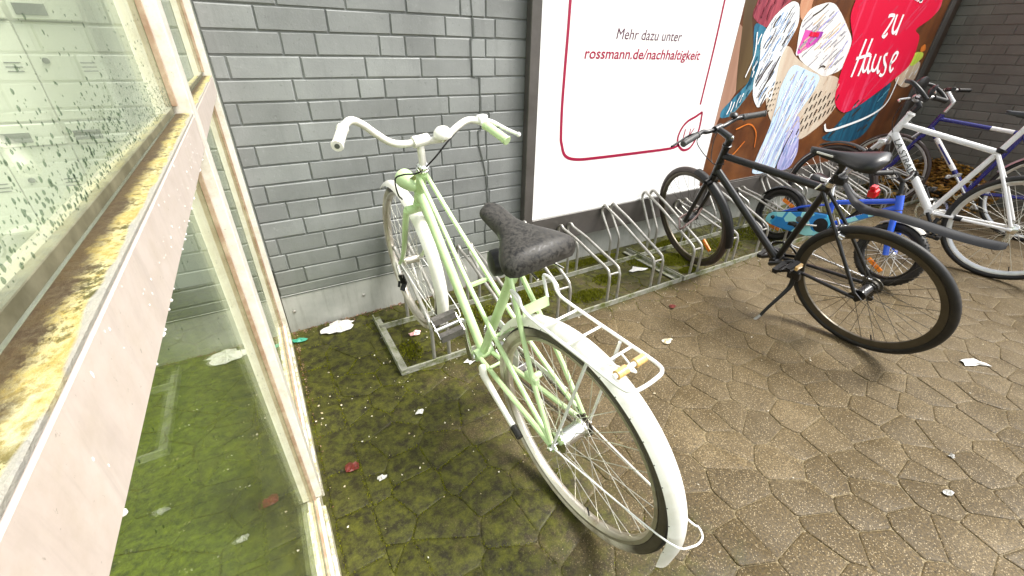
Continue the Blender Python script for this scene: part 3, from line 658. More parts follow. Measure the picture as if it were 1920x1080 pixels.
folds('fold_print', 'p_lilac', [[(3.74, .46), (3.83, .78), (3.84, 1.00), (3.90, 1.20)], [(3.84, .44), (3.93, .76), (3.98, 1.00), (4.05, 1.16)], [(3.93, .44), (4.0, .70), (4.10, .95), (4.20, 1.13)], [(4.00, 1.48), (4.12, 1.56), (4.20, 1.61)], [(4.12, 1.36), (4.28, 1.46), (4.36, 1.53)], [(4.35, 1.22), (4.44, 1.33), (4.50, 1.42)]], .014, -.0492)
folds('fold_print', 'p_white', [[(3.79, .50), (3.90, .80), (3.93, 1.02), (3.99, 1.18)], [(3.88, .46), (3.96, .72), (4.04, .96), (4.14, 1.13)], [(3.42, 1.22), (3.48, 1.40), (3.56, 1.55)], [(3.24, 1.16), (3.28, 1.30), (3.24, 1.44)]], .012, -.0493)
folds('fold_print', 'p_orange', [[(3.30, .80), (3.46, .83), (3.58, .76), (3.62, .64)], [(3.20, .55), (3.34, .60), (3.46, .70)], [(4.70, .50), (5.1, .47), (5.5, .50)]], .010, -.0493)
def inside(p_, P):
    c_ = False
    for i in range(len(P)):
        a, b_ = P[i], P[i - 1]
        if (a[1] > p_[1]) != (b_[1] > p_[1]) and p_[0] < (b_[0] - a[0]) * (p_[1] - a[1]) / (b_[1] - a[1]) + a[0]: c_ = not c_
    return c_
def streaks(key, mats, cnt, dx, dz, wd, y):
    P = chaikin(POLY[key][1]); q_ = random.Random(len(key) + cnt); ms = {k: MB() for k in mats}; k = 0; tries = 0
    xs = [p_[0] for p_ in P]; zs = [p_[1] for p_ in P]
    while k < cnt and tries < 4000:
        tries += 1; x, z = q_.uniform(min(xs), max(xs)), q_.uniform(min(zs), max(zs)); L = q_.uniform(.4, 1.1)
        pts = [(x, z), (x + dx * L * .5 + q_.uniform(-.012, .012), z + dz * L * .5), (x + dx * L, z + dz * L)]
        if all(inside(p_, P) for p_ in pts): stroke(ms[q_.choice(mats)], pts, wd * q_.uniform(.5, 1.3), y - .000004 * k, 3); k += 1
    for m_, b_ in ms.items():
        if b_.f: o = b_.build('cloth_streak_print', m_, pict, False); o['kind'] = 'stuff'
M['p_grey'] = simple('print_grey_fold', (0.34, 0.33, 0.36), 0.4); M['p_blue_mid'] = simple('print_blue_fold', (0.22, 0.36, 0.62), 0.4); M['p_maroon'] = simple('print_maroon', (0.22, 0.03, 0.05), 0.4); M['p_sand'] = simple('print_sand', (0.62, 0.47, 0.34), 0.4); M['p_crimson'] = simple('print_pink_streak', (0.58, 0.035, 0.085), 0.4)
streaks('p_linen', ['p_grey', 'p_grey', 'p_sand'], 46, .10, .07, .012, -.0490); streaks('p_stripe', ['p_grey', 'p_blue_mid', 'p_dark'], 60, .06, .10, .009, -.0490)
streaks('p_blue', ['p_blue_mid', 'p_white'], 46, .05, .16, .010, -.0490); streaks('p_lilac', ['p_blue_mid', 'p_white'], 18, .03, .09, .010, -.0490); streaks('p_shirt', ['p_maroon'], 26, .02, .09, .018, -.0490)
streaks('p_denim', ['p_denim_dark', 'p_white'], 22, .02, .08, .010, -.0490); streaks('p_denim_dark', ['p_dark', 'p_denim'], 16, .10, .07, .016, -.0490); streaks('p_basket', ['p_sand'], 24, .04, .07, .014, -.0490); streaks('p_red', ['p_crimson'], 22, .22, .20, .016, -.0490); streaks('p_bag', ['p_sand', 'p_white'], 10, .05, .08, .014, -.0490)
folds('label_print', 'p_red', [[(3.90, 1.447), (3.97, 1.447), (4.03, 1.447)]], .030, -.0494)
bk = MB()                                            # basket slots
for i in range(9):
    for j in range(4):
        xx = 4.20 + i * .058 + j * .012; zz = .70 + j * .085 + i * .022
        if zz < 1.0 and xx < 4.70: stroke(bk, [(xx, zz), (xx + .012, zz + .048)], .016, -.0492, 0)
for i in range(6):
    for j in range(3): stroke(bk, [(3.62 + j * .04, .90 + i * .04 + j * .01), (3.628 + j * .04, .925 + i * .04)], .012, -.0492, 0)
o_ = bk.build('basket_slot_print', 'p_dark', pict, False); o_['kind'] = 'stuff'
rim_ = MB(); stroke(rim_, [(5.744, 1.138), (5.742, .96), (5.66, .86), (5.40, .78), (5.0, .72), (4.72, .70), (4.63, .76)], .022, -.0494, 5); rim_.build('basket_rim_print', 'p_white', pict, False)
lay[0] = 50                                          # hand-painted words
for st in [[(5.03, 1.612), (5.071, 1.622), (5.132, 1.619), (5.125, 1.584), (5.104, 1.537), (5.075, 1.493), (5.063, 1.472), (5.105, 1.463), (5.136, 1.491)], [(5.174, 1.632), (5.188, 1.554), (5.21, 1.512), (5.254, 1.497), (5.292, 1.537), (5.293, 1.638)], [(5.293, 1.638), (5.296, 1.551), (5.305, 1.481)],
           [(4.796, 1.438), (4.792, 1.327), (4.789, 1.223), (4.786, 1.147)], [(4.899, 1.445), (4.898, 1.343), (4.906, 1.238), (4.902, 1.154)], [(4.748, 1.29), (4.845, 1.305), (4.971, 1.322)],
           [(4.994, 1.313), (4.931, 1.327), (4.904, 1.298), (4.929, 1.223), (4.971, 1.191), (5.006, 1.211), (4.994, 1.313)], [(4.994, 1.313), (5.017, 1.231), (5.069, 1.182), (5.095, 1.2)], [(5.075, 1.33), (5.082, 1.262), (5.112, 1.211), (5.169, 1.197), (5.194, 1.239), (5.183, 1.315)], [(5.183, 1.315), (5.205, 1.231), (5.254, 1.181), (5.279, 1.195)],
           [(5.298, 1.333), (5.253, 1.317), (5.296, 1.27), (5.363, 1.231), (5.389, 1.178), (5.354, 1.154), (5.303, 1.167)], [(5.432, 1.249), (5.491, 1.286), (5.501, 1.335), (5.457, 1.347), (5.425, 1.311), (5.446, 1.239), (5.507, 1.188), (5.536, 1.219)],
           [(5.459, 1.753), (5.461, 1.743)], [(5.394, 1.765), (5.394, 1.749)], [(5.394, 1.762), (5.42, 1.767), (5.43, 1.749)], [(5.487, 1.757), (5.53, 1.762), (5.50, 1.748), (5.55, 1.752)]]:
    lay[0] += 1; wl_ = MB(); stroke(wl_, st, .026, -.0466 - .00006 * lay[0], 4, 1.15); wl_.build('letter_stroke', 'p_white', pict, False)
rl = MB()
stroke(rl, [(1.623, 2.2), (1.623, 1.526), (1.623, 1.39), (1.621, 1.209), (1.621, 1.026), (1.629, .869), (1.638, .823), (1.672, .752), (1.76, .722), (1.929, .716), (2.304, .715), (2.60, .717), (2.686, .735)], .018, -.0455, 5)
stroke(rl, [(2.823, 2.2), (2.823, 1.597), (2.825, 1.337), (2.816, .995)], .016, -.0455, 3)
stroke(rl, [(2.857, .945), (2.79, .915), (2.722, .890), (2.675, .846), (2.655, .786), (2.675, .735), (2.735, .695), (2.803, .700), (2.844, .746), (2.862, .808), (2.864, .87), (2.857, .945)], .017, -.0455, 4)
rl.build('outline_print', 'magenta_red', sheet, False)
def text(body, x0, x1, zb, hcap, mat, name, par, y=-.0456, shear=.18, off=0.0, M4=None):
    c = bpy.data.curves.new('t', 'FONT'); c.body = body; c.shear = shear; c.offset = off; c.resolution_u = 3
    o = bpy.data.objects.new('t', c); COL.objects.link(o); dg = bpy.context.evaluated_depsgraph_get()
    me = bpy.data.meshes.new_from_object(o.evaluated_get(dg)); bpy.data.objects.remove(o); bpy.data.curves.remove(c)
    xs = [v.co.x for v in me.vertices]; ys = [v.co.y for v in me.vertices]; lo, hi = min(xs), max(xs); s = (x1 - x0) / (hi - lo); sz = hcap / 0.69
    for v in me.vertices:
        vx, vy = v.co.x, v.co.y; q = V3((x0 + (vx - lo) * s, y, zb + vy * sz)); v.co = M4 @ q if M4 is not None else q
    me.materials.clear(); me.materials.append(M[mat]); return link(name, me, par)
text('Mehr dazu unter', 1.963, 2.497, 1.366, .052, 'print_text_grey', 'lettering', sheet, shear=.12)
text('rossmann.de/nachhaltigkeit', 1.748, 2.703, 1.268, .052, 'magenta_red', 'lettering', sheet, shear=.12, off=.013)
text('L', 2.705, 2.748, .755, .085, 'magenta_red', 'letter', sheet, shear=.1); text('K', 2.762, 2.815, .755, .085, 'magenta_red', 'letter', sheet, shear=.1)

# ================================================================== bicycle racks
def hoop_path(x, top, dx=0.0):
    P = [(-.585, .02), (-.582, .16), (-.572, .195), (-.545, .222), (-.40, .222 + (top - .222) * .33), (-.25, .222 + (top - .222) * .68), (-.125, top - .015), (-.095, top), (-.072, top - .012), (-.066, top - .04), (-.078, top - .07)]
    P += [(-.165, .225), (-.185, .195), (-.19, .16), (-.192, .02)]
    return spline([(x + dx * max(0, z - .2), yv, z) for yv, z in P], 3)
def rack(x0, x1, centres, label, mossy):
    t = empty('bicycle_rack', ((x0 + x1) / 2, -.39, 0), label, 'bike rack', 'bicycle racks along the wall'); ox = -(x0 + x1) / 2; oy = .39
    f = lambda m_: m_
    for (ya, yb) in ((-.612, -.572), (-.212, -.172)):
        m_ = MB().box((x0, ya, .0), (x1, yb, .007), .001).box((x0, ya, .0071), (x1, ya + .006, .033), .001)
        m_.build('rail', mossy, t, False, (ox, oy, 0))
    for (xa, xb) in ((x0 - .003, x0 + .035), (x1 - .035, x1 + .003)):
        m_ = MB().box((xa, -.614, .0072), (xb, -.10, .014), .001)
        xe = xa if xa < (x0 + x1) / 2 else xb - .006
        m_.box((xe, -.614, .0141), (xe + .006, -.10, .037), .001); m_.build('cross_bar', mossy, t, False, (ox, oy, 0))
    for c, top in centres:
        for s_ in (-1, 1): MB().tube(hoop_path(c + s_ * .0385, top), .0088, 9).build('hoop', 'galvanised', t, True, (ox, oy, 0))
        MB().tube([(c - .0385, -.572, .19), (c + .0385, -.572, .19)], .006, 8).build('spacer', 'galvanised', t, True, (ox, oy, 0))
    return t
n_ = N('mossy_steel'); v_ = n_.coord('World')
n_.base(n_.mix(n_.ramp(n_.noise(16, 7, .75, v_), [(.46, 0.), (.62, 1.)]), (.30, .30, .25), (.10, .115, .02))); M['mossy_steel'] = n_.set(rough=.5, metal=.2)
rack(.405, 2.275, [(.61, .40), (.97, .33), (1.33, .40), (1.69, .325), (2.05, .405)], 'mossy steel bicycle rack with the pale green bicycle in its first hoop', 'mossy_steel')
rack(2.297, 4.165, [(2.42, .445), (2.80, .33), (3.16, .405), (3.52, .33), (3.88, .405)], 'steel bicycle rack under the picture print holding the matt black bicycle', 'mossy_steel')
rack(4.187, 6.05, [(4.42, .33), (4.78, .405), (5.14, .33), (5.50, .405), (5.86, .33)], 'steel bicycle rack nearest the side wall behind the white and navy bicycles', 'mossy_steel')
#BIKES#
# ================================================================== bicycles
class Bike:
    def __init__(s, name, C, th, ph, RW, label):
        th, ph = R(th), R(ph); f = V3((math.cos(th), math.sin(th), 0)); l0 = V3((-math.sin(th), math.cos(th), 0)); z = V3((0, 0, 1))
        u = z * math.cos(ph) + l0 * math.sin(ph); l = l0 * math.cos(ph) - z * math.sin(ph); loc = V3(C) - u * RW
        s.MW = Matrix(((f.x, l.x, u.x, loc.x), (f.y, l.y, u.y, loc.y), (f.z, l.z, u.z, loc.z), (0, 0, 0, 1)))
        s.R = RW; s.off = (0, 0, RW); s.root = empty(name, None, label, 'bicycle', 'bicycles parked in the racks', s.MW)
    def b(s, name, mb, mat, par=None, smooth=True): return mb.build(name, mat, par or s.root, smooth, s.off)
    def T(s, name, pts, r, mat, par=None, n=10, sm=0): return s.b(name, MB().tube(spline(pts, sm) if sm else pts, r, n), mat, par)
    def loc(s, p): return V3((p[0], p[1], p[2] + s.R))
    def wheel_at(s, c, steer=0.0, lean=0.0):
        return Matrix.Translation(s.loc(c)) @ Matrix.Rotation(R(steer), 4, 'Z') @ Matrix.Rotation(R(-lean), 4, 'X')
    def wheel(s, M4, Rt, tr, rw, rim='rim_alloy', tyre='rubber', wall=None, spoke='spoke_steel', n=32, hr=.02, hl=.05, hub='chrome', rimd=.024, refl=(), valve=True, phase=0.0, knob=0, sw=.0011, stripe=None, refm='orange', tang=()):
        ri = Rt - 2 * tr + .004                                    # outer radius of the rim
        w_ = rw / 2
        rimp = [(ri, -w_), (ri, -w_ * .72), (ri - .008, -w_ * .6), (ri - .008, w_ * .6), (ri, w_ * .72), (ri, w_), (ri - .010, w_ * 1.0), (ri - rimd, w_ * .45), (ri - rimd - .0015, 0), (ri - rimd, -w_ * .45), (ri - .010, -w_)]
        W = MB().ring(rimp, 72).build('wheel', rim, s.root, True, None, M4)
        cR = Rt - tr; prof = []; mi = []
        K = 16
        for i in range(K):
            a = R(205 + (590 - 260) * 0 + 310 * (i / (K - 1)) - 180)   # open towards the rim
            prof.append((cR + tr * math.cos(a - math.pi + R(0)) * -1 if False else cR - tr * math.cos(R(25 + 310 * i / (K - 1))), tr * math.sin(R(25 + 310 * i / (K - 1)))))
        t = MB(); t.ring(prof, 80)
        if wall or stripe:
            for fi in range(len(t.f)):
                k = fi % K; t.mi[fi] = 0
                y = prof[k][1]; rr = prof[k][0]
                if wall and rr < cR + tr * .42 and abs(y) > tr * .35: t.mi[fi] = 1
                if stripe and cR - tr * .35 < rr < cR + tr * .25: t.mi[fi] = 1
        if knob:
            for i in range(knob):
                a = 2 * math.pi * i / knob
                for yy in (-.55, 0, .55):
                    aa = a + (math.pi / knob if yy == 0 else 0); c, d = math.cos(aa), math.sin(aa); rr = Rt - tr + tr * math.sqrt(1 - yy * yy) - .001
                    m4 = Matrix(((c, 0, -d, c * rr), (0, 1, 0, yy * tr), (d, 0, c, d * rr), (0, 0, 0, 1)))
                    t.box((0, -tr * .2, -Rt * .018), (.0045, tr * .2, Rt * .018), 0, 0, m4)
        t.build('tyre', [tyre, wall or stripe] if (wall or stripe) else tyre, W)
        h = MB().lathe([(.004, -hl - .022), (.004, -hl - .001), (hr * .6, -hl), (hr * 1.25, -hl + .004), (hr * 1.25, -hl + .008), (hr, -hl + .012), (hr, hl - .012), (hr * 1.25, hl - .008), (hr * 1.25, hl - .004), (hr * .6, hl), (.004, hl + .001), (.004, hl + .022)], (0, 0, 0), (0, 1, 0), 18)
        h.build('hub', hub, W)
        ms = []
        for sd_ in (-1, 1):
            for cx in (-1, 1):
                a = R(52 * cx); ms.append(MB().tube([(hr * 1.2 * math.cos(a), sd_ * (hl - .006), hr * 1.2 * math.sin(a)), (ri - rimd + .002, sd_ * .002, 0)], sw, 5).mesh('spoke', spoke))
        for i in range(n):
            o = link('spoke', ms[(i % 2) * 2 + (i // 2) % 2], W, Matrix.Rotation(-(2 * math.pi * i / n + phase), 4, 'Y'))
        if valve: MB().tube([(ri - rimd, 0, 0), (ri - rimd - .03, 0, 0)], .003, 6).build('valve', 'black_plastic', W, True, None, Matrix.Rotation(R(-250), 4, 'Y'))
        for a in refl:
            MB().box((ri * .55, -.006, -.014), (ri * .83, .006, .014), .003).box((ri * .60, -.009, -.007), (ri * .68, .009, .007), 0).build('reflector', refm, W, False, None, Matrix.Rotation(R(-a), 4, 'Y'))
        for a in tang: MB().box((ri * .66 - .014, -.005, -ri * .36), (ri * .66 + .014, .005, ri * .36), .004).build('reflector', refm, W, False, None, Matrix.Rotation(R(-a), 4, 'Y'))
        return W
    def fender(s, name, mat, c, rad, a0, a1, wid, dep, steer=0.0, par=None, thick=.0016, tail=0.0):
        prof = []
        K = 9
        for i in range(K): q = -1 + 2 * i / (K - 1); prof.append((rad - dep * abs(q) ** 2.2, q * wid / 2))
        for i in range(K): q = 1 - 2 * i / (K - 1); prof.append((rad - thick - dep * abs(q) ** 2.2, q * (wid / 2 - thick)))
        m_ = MB().ring(prof, 56, a0, a1)
        if tail:                                                   # straight flared flap continuing the rear end
            c_, s_ = math.cos(R(a1)), math.sin(R(a1)); vs = []; k = len(prof)
            for i in range(7):
                d = tail * i / 6; w_ = 1 + .10 * i / 6
                for (r_, y_) in prof:
                    rr = r_ + (rad - r_) * .35 * i / 6; cut = d - (tail * .16 * (abs(y_) / (wid / 2)) ** 2 if i == 6 else 0)
                    vs.append((rr * c_ - s_ * cut, y_ * w_, rr * s_ + c_ * cut))
            m_.add(vs, [[i * k + q, i * k + (q + 1) % k, (i + 1) * k + (q + 1) % k, (i + 1) * k + q] for i in range(6) for q in range(k)] + [[6 * k + q for q in range(k)]])
        o = m_.build(name, mat, par or s.root, True, None, s.wheel_at(c, steer)); return o
def pedal(bk, c, mat_body, mat_rub, ang=0.0, sz=(.09, .10), par=None, side=1):
    """platform pedal: c is the inner end of its spindle, reaching out along +-l"""
    f = lambda q: V3(c) + Matrix.Rotation(R(ang), 3, 'Y') @ V3(q)
    L = sz[1] * side; m_ = MB().tube([f((0, 0, 0)), f((0, L, 0))], .008, 10)
    for yy in (.12, .95): m_.bar(f((-sz[0] * .42, L * yy, 0)), f((sz[0] * .42, L * yy, 0)), .0035, .014)
    o = bk.b('pedal', m_, mat_body, par)
    for q in (-1, 1): bk.b('pedal_tread', MB().bar(f((q * sz[0] * .36, L * .14, 0)), f((q * sz[0] * .36, L * .93, 0)), .024, .024), mat_rub, o, False)
    return o
def saddle(bk, rear, nose, wid, dep, mat, rise=.03, par=None, nosew=.022, dl=0.0):
    """loft from the tail to the nose; rear and nose are (f, u)"""
    m_ = MB(); K, J = 26, 17; L = nose[0] - rear[0]; vs = []
    for i in range(K):
        t = i / (K - 1)
        wv = nosew + (wid / 2 - nosew) * (1 - max(0, min(1, (t - .10) / .62)) ** .85 if t > .10 else 1.0)
        sm_ = max(0, min(1, (t - .12) / .55)); wv = nosew + (wid / 2 - nosew) * (1 - sm_ * sm_ * (3 - 2 * sm_))
        e_ = max(0, (.13 - t) / .13); wv *= math.sqrt(max(.03, 1 - e_ ** 2.6))
        if t > .93: wv *= math.sqrt(max(.02, 1 - ((t - .93) / .075) ** 2))
        zt = rear[1] + (nose[1] - rear[1]) * t + rise * (-.35 * math.sin(math.pi * t) + (.5 * (1 - t) ** 3)); d = dep * (1 - .62 * t) * math.sqrt(max(.05, 1 - e_ ** 3)); zt -= dep * .45 * e_ ** 2.2
        x = rear[0] + L * t
        for j in range(J):
            q = -1 + 2 * j / (J - 1); a = q * math.pi / 2 * 1.12
            yy = wv * math.sin(min(max(a, -math.pi / 2), math.pi / 2)); z = zt - d * (1 - math.cos(q * math.pi / 2)) ** 1.3 if abs(q) < 1 else zt - d
            if j in (0, J - 1): yy *= .96
            vs.append((x, yy + dl, z))
    fs = [[i * J + j, i * J + j + 1, (i + 1) * J + j + 1, (i + 1) * J + j] for i in range(K - 1) for j in range(J - 1)]
    fs += [[i * J, (i + 1) * J, (i + 1) * J + J - 1, i * J + J - 1] for i in range(K - 1)] + [list(range(J))[::-1], [(K - 1) * J + j for j in range(J)]]
    m_.add(vs, fs); return bk.b('saddle', m_, mat, par)
def chain(bk, c0, r0, c1, r1, y, par, n=46, mat='rim_dark'):
    """links of a chain running round two sprockets"""
    m_ = MB(); d = V3((c1[0] - c0[0], 0, c1[1] - c0[1])); L = d.length; d /= L; nrm = V3((-d.z, 0, d.x))
    for sgn in (1, -1):
        p0 = V3((c0[0], y, c0[1])) + nrm * r0 * sgn; p1 = V3((c1[0], y, c1[1])) + nrm * r1 * sgn
        for i in range(n):
            a, b = p0.lerp(p1, (i + .08) / n), p0.lerp(p1, (i + .80) / n); m_.bar(a, b, .0065, .0085 if i % 2 else .0055)
    o = bk.b('chain', m_, mat, par, False); o['kind'] = 'stuff'; return o
def chainring(bk, c, r, y, mat, par=None, teeth=44):
    pr = MB()
    pr.lathe([(r * .99, -.0015), (r * .99, .0015)], (c[0], y, c[1]), (0, 1, 0), 48) if False else None
    m_ = MB().ring([(r, -.0015), (r, .0015), (r * .86, .0015), (r * .86, -.0015)], 44, c=(c[0], y, c[1]))
    for i in range(5):
        a = 2 * math.pi * i / 5 + .3; m_.bar((c[0], y, c[1]), (c[0] + r * .9 * math.cos(a), y, c[1] + r * .9 * math.sin(a)), .003, .018, (math.cos(a + 1.57), 0, math.sin(a + 1.57)))
    for i in range(teeth):
        a = 2 * math.pi * i / teeth; m_.bar((c[0] + r * .99 * math.cos(a), y, c[1] + r * .99 * math.sin(a)), (c[0] + (r + .005) * math.cos(a), y, c[1] + (r + .005) * math.sin(a)), .002, .005, (0, 1, 0))
    return bk.b('chainring', m_, mat, par, False)

# ------------------------------------------------------------------ pale green mixte
G = Bike('bicycle', (.665, -1.478, .345), 95.4, 4.5, .345, 'pale green and white step-through bicycle with a black vinyl saddle and white luggage carrier')
b = G; FA = (1.118, -.022, .10); gp_, wp_ = 'green_paint', 'white_paint'
BB = (.470, 0, -.010)
fr = MB()
fr.tube([BB, (.243, 0, .442)], .0155, 12).tube([(.765, 0, .600), (.838, 0, .476)], .0180, 14).tube([(.812, 0, .500), (.478, 0, .004)], .0170, 14)
fr.tube([(BB[0], -.036, BB[2]), (BB[0], .036, BB[2])], .022, 14).tube([(.814, 0, .516), (.834, 0, .482)], .0205, 14).tube([(.770, 0, .592), (.780, 0, .575)], .0205, 14).tube([(.236, 0, .456), (.262, 0, .405)], .0185, 12)
for q in (-1, 1):
    fr.tube(spline([(.772, .014 * q, .583), (.62, .024 * q, .455), (.45, .038 * q, .312), (.300, .047 * q, .196), (.13, .058 * q, .085), (.008, .066 * q, .014)], 4), .0078, 9)
    fr.tube([(.243, .017 * q, .432), (.16, .040 * q, .285), (.10, .055 * q, .175), (.004, .066 * q, .012)], .0076, 9)
    fr.tube(spline([(.445, .026 * q, -.010), (.30, .040 * q, -.006), (.005, .066 * q, .0)], 5), .0088, 9)
    fr.bar((.02, .066 * q, .012), (-.012, .066 * q, -.006), .004, .034)
fr.bar((.452, -.040, .303), (.452, .040, .303), .012, .010).tube([(.30, -.047, .196), (.30, .047, .196)], .006, 8).tube([(.37, -.034, .006), (.37, .034, .006)], .006, 8)
b.b('frame', fr, gp_)
b.b('lock_bracket', MB().box((.085, .040, .158), (.135, .060, .185), .004).tube([(.11, .02, .17), (.11, .062, .17)], .010, 8), gp_, None, False)
# fork, headset, stem
fk = MB().tube([(.843, 0, .466), (.862, 0, .440)], .020, 12).tube([(.866, -.048, .436), (.866, .048, .436)], .017, 12)
for q in (-1, 1): fk.tube(spline([(.866, .046 * q - .001, .436), (.905, .049 * q - .004, .37), (.985, .052 * q - .012, .245), (1.052, .053 * q - .018, .160), (1.118, .054 * q - .022, .10)], 5), [.0125, .0125, .0122, .012, .012, .0118, .0115, .0112, .011, .0108, .0104, .010, .0098, .0095, .0092, .009, .0088, .0086, .0084, .0082, .008][:21], 10)
b.b('fork', fk, gp_)
b.b('headset', MB().lathe([(.016, 0), (.021, .004), (.021, .012), (.017, .014), (.021, .018), (.021, .026), (.014, .032)], (.7645, 0, .601), (-.52, 0, .854), 18), 'chrome')
b.b('stem', MB().tube([(.752, 0, .622), (.748, 0, .680), (.746, 0, .704)], .0125, 14).tube([(.746, -.030, .703), (.746, .024, .700)], .0185, 14), wp_)
hbp = [(.605, .288, .764), (.700, .240, .784), (.735, .205, .795), (.752, .168, .775), (.757, .136, .745), (.752, .095, .712), (.748, .05, .700), (.746, 0, .700), (.738, -.05, .697), (.731, -.085, .699), (.732, -.125, .722), (.738, -.170, .738), (.738, -.205, .736), (.718, -.232, .722), (.625, -.254, .681)]
hb = b.T('handlebar', hbp, .0112, wp_, None, 12, 5)
def grip(bk, p0, p1, r, mat, par, ribs=0, hole=None):
    p0, p1 = V3(p0), V3(p1); L = (p1 - p0).length
    pr = [(r * .80, 0), (r * 1.12, .002), (r * 1.12, .010)] + [(r * (1.0 if i % 2 else .93), .012 + (L - .02) * i / max(1, ribs)) for i in range(ribs + 1)] + [(r * 1.10, L - .004), (r * .95, L)]
    o = bk.b('grip', MB().lathe(pr, p0, p1 - p0, 14), mat, par)
    if hole: bk.b('grip_end', MB().lathe([(r * .45, 0), (r * .45, .0015)], p1, p1 - p0, 12), hole, o)
    return o
grip(b, (.697, .242, .784), (.600, .291, .762), .0152, wp_, hb, 10, 'mail_dark'); grip(b, (.716, -.233, .721), (.618, -.256, .678), .0152, gp_, hb, 10)
lv = MB().tube(spline([(.735, -.232, .735), (.705, -.255, .728), (.66, -.282, .706), (.622, -.305, .690)], 4), [.007] * 6 + [.0062] * 7, 9).ball((.622, -.305, .690), .0085, 10).box((.718, -.250, .722), (.748, -.215, .750), .004)
b.b('brake_lever', lv, 'white_gloss', hb)
bl = b.b('bell', MB().lathe([(.030, 0), (.031, .004), (.029, .014), (.020, .024), (.006, .0285), (.001, .029)], (.712, -.068, .712), (-.25, .12, .95), 20), wp_, hb)
b.b('bell_base', MB().lathe([(.010, -.016), (.012, -.004), (.026, -.0005)], (.712, -.068, .712), (-.25, .12, .95), 14), 'chrome', bl)
b.T('brake_cable', [(.745, -.225, .742), (.742, -.16, .724), (.722, -.09, .690), (.728, -.03, .640), (.752, .02, .600), (.800, .055, .590), (.850, .07, .565), (.880, .06, .50), (.888, .045, .475)], .0028, 'black_plastic', None, 8, 6)
lp = b.b('headlamp', MB().lathe([(.006, -.088), (.014, -.080), (.024, -.052), (.032, -.018), (.0355, .012), (.0355, .026), (.031, .030)], (.888, .014, .540), (.94, 0, .10), 20), gp_)
b.b('lamp_bracket', MB().bar((.80, .006, .575), (.875, .03, .530), .004, .016), 'chrome', lp)
# wheels and mudguards
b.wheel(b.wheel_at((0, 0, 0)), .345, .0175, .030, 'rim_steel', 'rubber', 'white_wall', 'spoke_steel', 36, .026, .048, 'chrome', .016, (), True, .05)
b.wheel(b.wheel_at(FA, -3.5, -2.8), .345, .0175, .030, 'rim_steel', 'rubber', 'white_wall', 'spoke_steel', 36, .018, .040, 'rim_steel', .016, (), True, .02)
rf = b.fender('mudguard', wp_, (0, 0, 0), .375, 20, 189, .060, .022, tail=.066)
spt = MB()
for i in range(19):
    a = R(40 + i * 8.6); spt.lathe([(.0017, 0), (.0017, .0008)], ((.354) * math.cos(a), .0287, .354 * math.sin(a)), (math.cos(a) * .5, 1, math.sin(a) * .5), 6)
o_ = spt.build('rivet_hole', 'mail_dark', rf, False); o_['kind'] = 'stuff'
ff = b.fender('mudguard', wp_, FA, .366, 58, 203, .054, .020, -3.5)
b.T('mudguard_stay', [(FA[0], .030, .10), (.95, .030, .03), (.79, .020, -.03), (.768, -.03, -.035), (.79, -.075, -.03), (FA[0], -.074, .10)], .0022, 'white_gloss', None, 6, 4)
for pts in ([(-.004, .070, .004), (-.20, .052, .014), (-.362, .037, .030), (-.396, .008, .034), (-.400, -.026, .034), (-.380, -.044, .030), (-.355, -.042, .026), (-.20, -.052, .014), (-.004, -.070, .004)],): b.T('mudguard_stay', pts, .0024, 'white_gloss', None, 6, 4)
# luggage carrier
cz = .388
ca = MB().tube(spline([(.150, .045, .385), (.162, .050, .405), (.185, .053, .428), (.150, .056, .425), (.130, .058, .400), (.08, .059, .392), (-.10, .058, cz), (-.190, .057, cz - .002), (-.214, .046, cz - .002), (-.220, .020, cz - .002), (-.220, -.020, cz - .002), (-.214, -.046, cz - .002), (-.190, -.057, cz - .002), (-.10, -.058, cz), (.08, -.059, .392), (.130, -.060, .400), (.155, -.062, .426), (.188, -.058, .430), (.170, -.050, .400), (.150, -.040, .385)], 5), .0045, 8)
for fx in (.055, -.03, -.125): ca.tube([(fx, -.058, cz), (fx, .058, cz)], .0033, 7)
ca.tube([(-.125, -.02, cz), (-.185, .0, cz)], .0026, 6).tube([(-.125, .03, cz), (-.185, .0, cz)], .0026, 6)
cr0 = b.b('luggage_carrier', ca, 'white_gloss')
b.b('carrier_plate', MB().bar((.150, -.043, .374), (.150, .045, .374), .004, .030, (.15, 0, 1)), gp_, cr0, False)
b.T('carrier_stay', [(-.095, .052, cz - .004), (-.006, .072, .008)], .0042, 'white_gloss', cr0, 8); b.T('carrier_stay', [(-.095, -.052, cz - .004), (-.006, -.072, .008)], .0042, 'white_gloss', cr0, 8)
rr_ = MB().tube([(-.168, -.050, cz + .004), (-.168, .050, cz + .004)], .006, 10)
rr_o = b.b('reflector_clip', rr_, 'white_gloss', cr0)
for y0 in (-.044, .012): b.b('reflector', MB().tube([(-.168, y0, cz + .004), (-.168, y0 + .030, cz + .004)], .0105, 12), 'amber', rr_o)
# saddle
b.T('seat_post', [(.250, 0, .43), (.212, 0, .512)], .0125, 'chrome')
sd_ = saddle(b, (.082, .578), (.338, .612), .215, .060, 'saddle', .012, None, .036, .012)
b.b('saddle_clamp', MB().tube([(.205, -.028, .505), (.205, .028, .505)], .014, 12).tube([(.09, -.04, .500), (.205, -.025, .510), (.30, -.012, .548)], .0035, 7).tube([(.09, .04, .500), (.205, .025, .510), (.30, .012, .548)], .0035, 7), 'chrome', sd_)
b.b('tool_pouch', MB().lathe([(.018, -.026), (.036, -.020), (.040, 0), (.036, .020), (.018, .026)], (.302, .014, .447), (.25, 1, .0), 18), 'black_plastic', sd_)
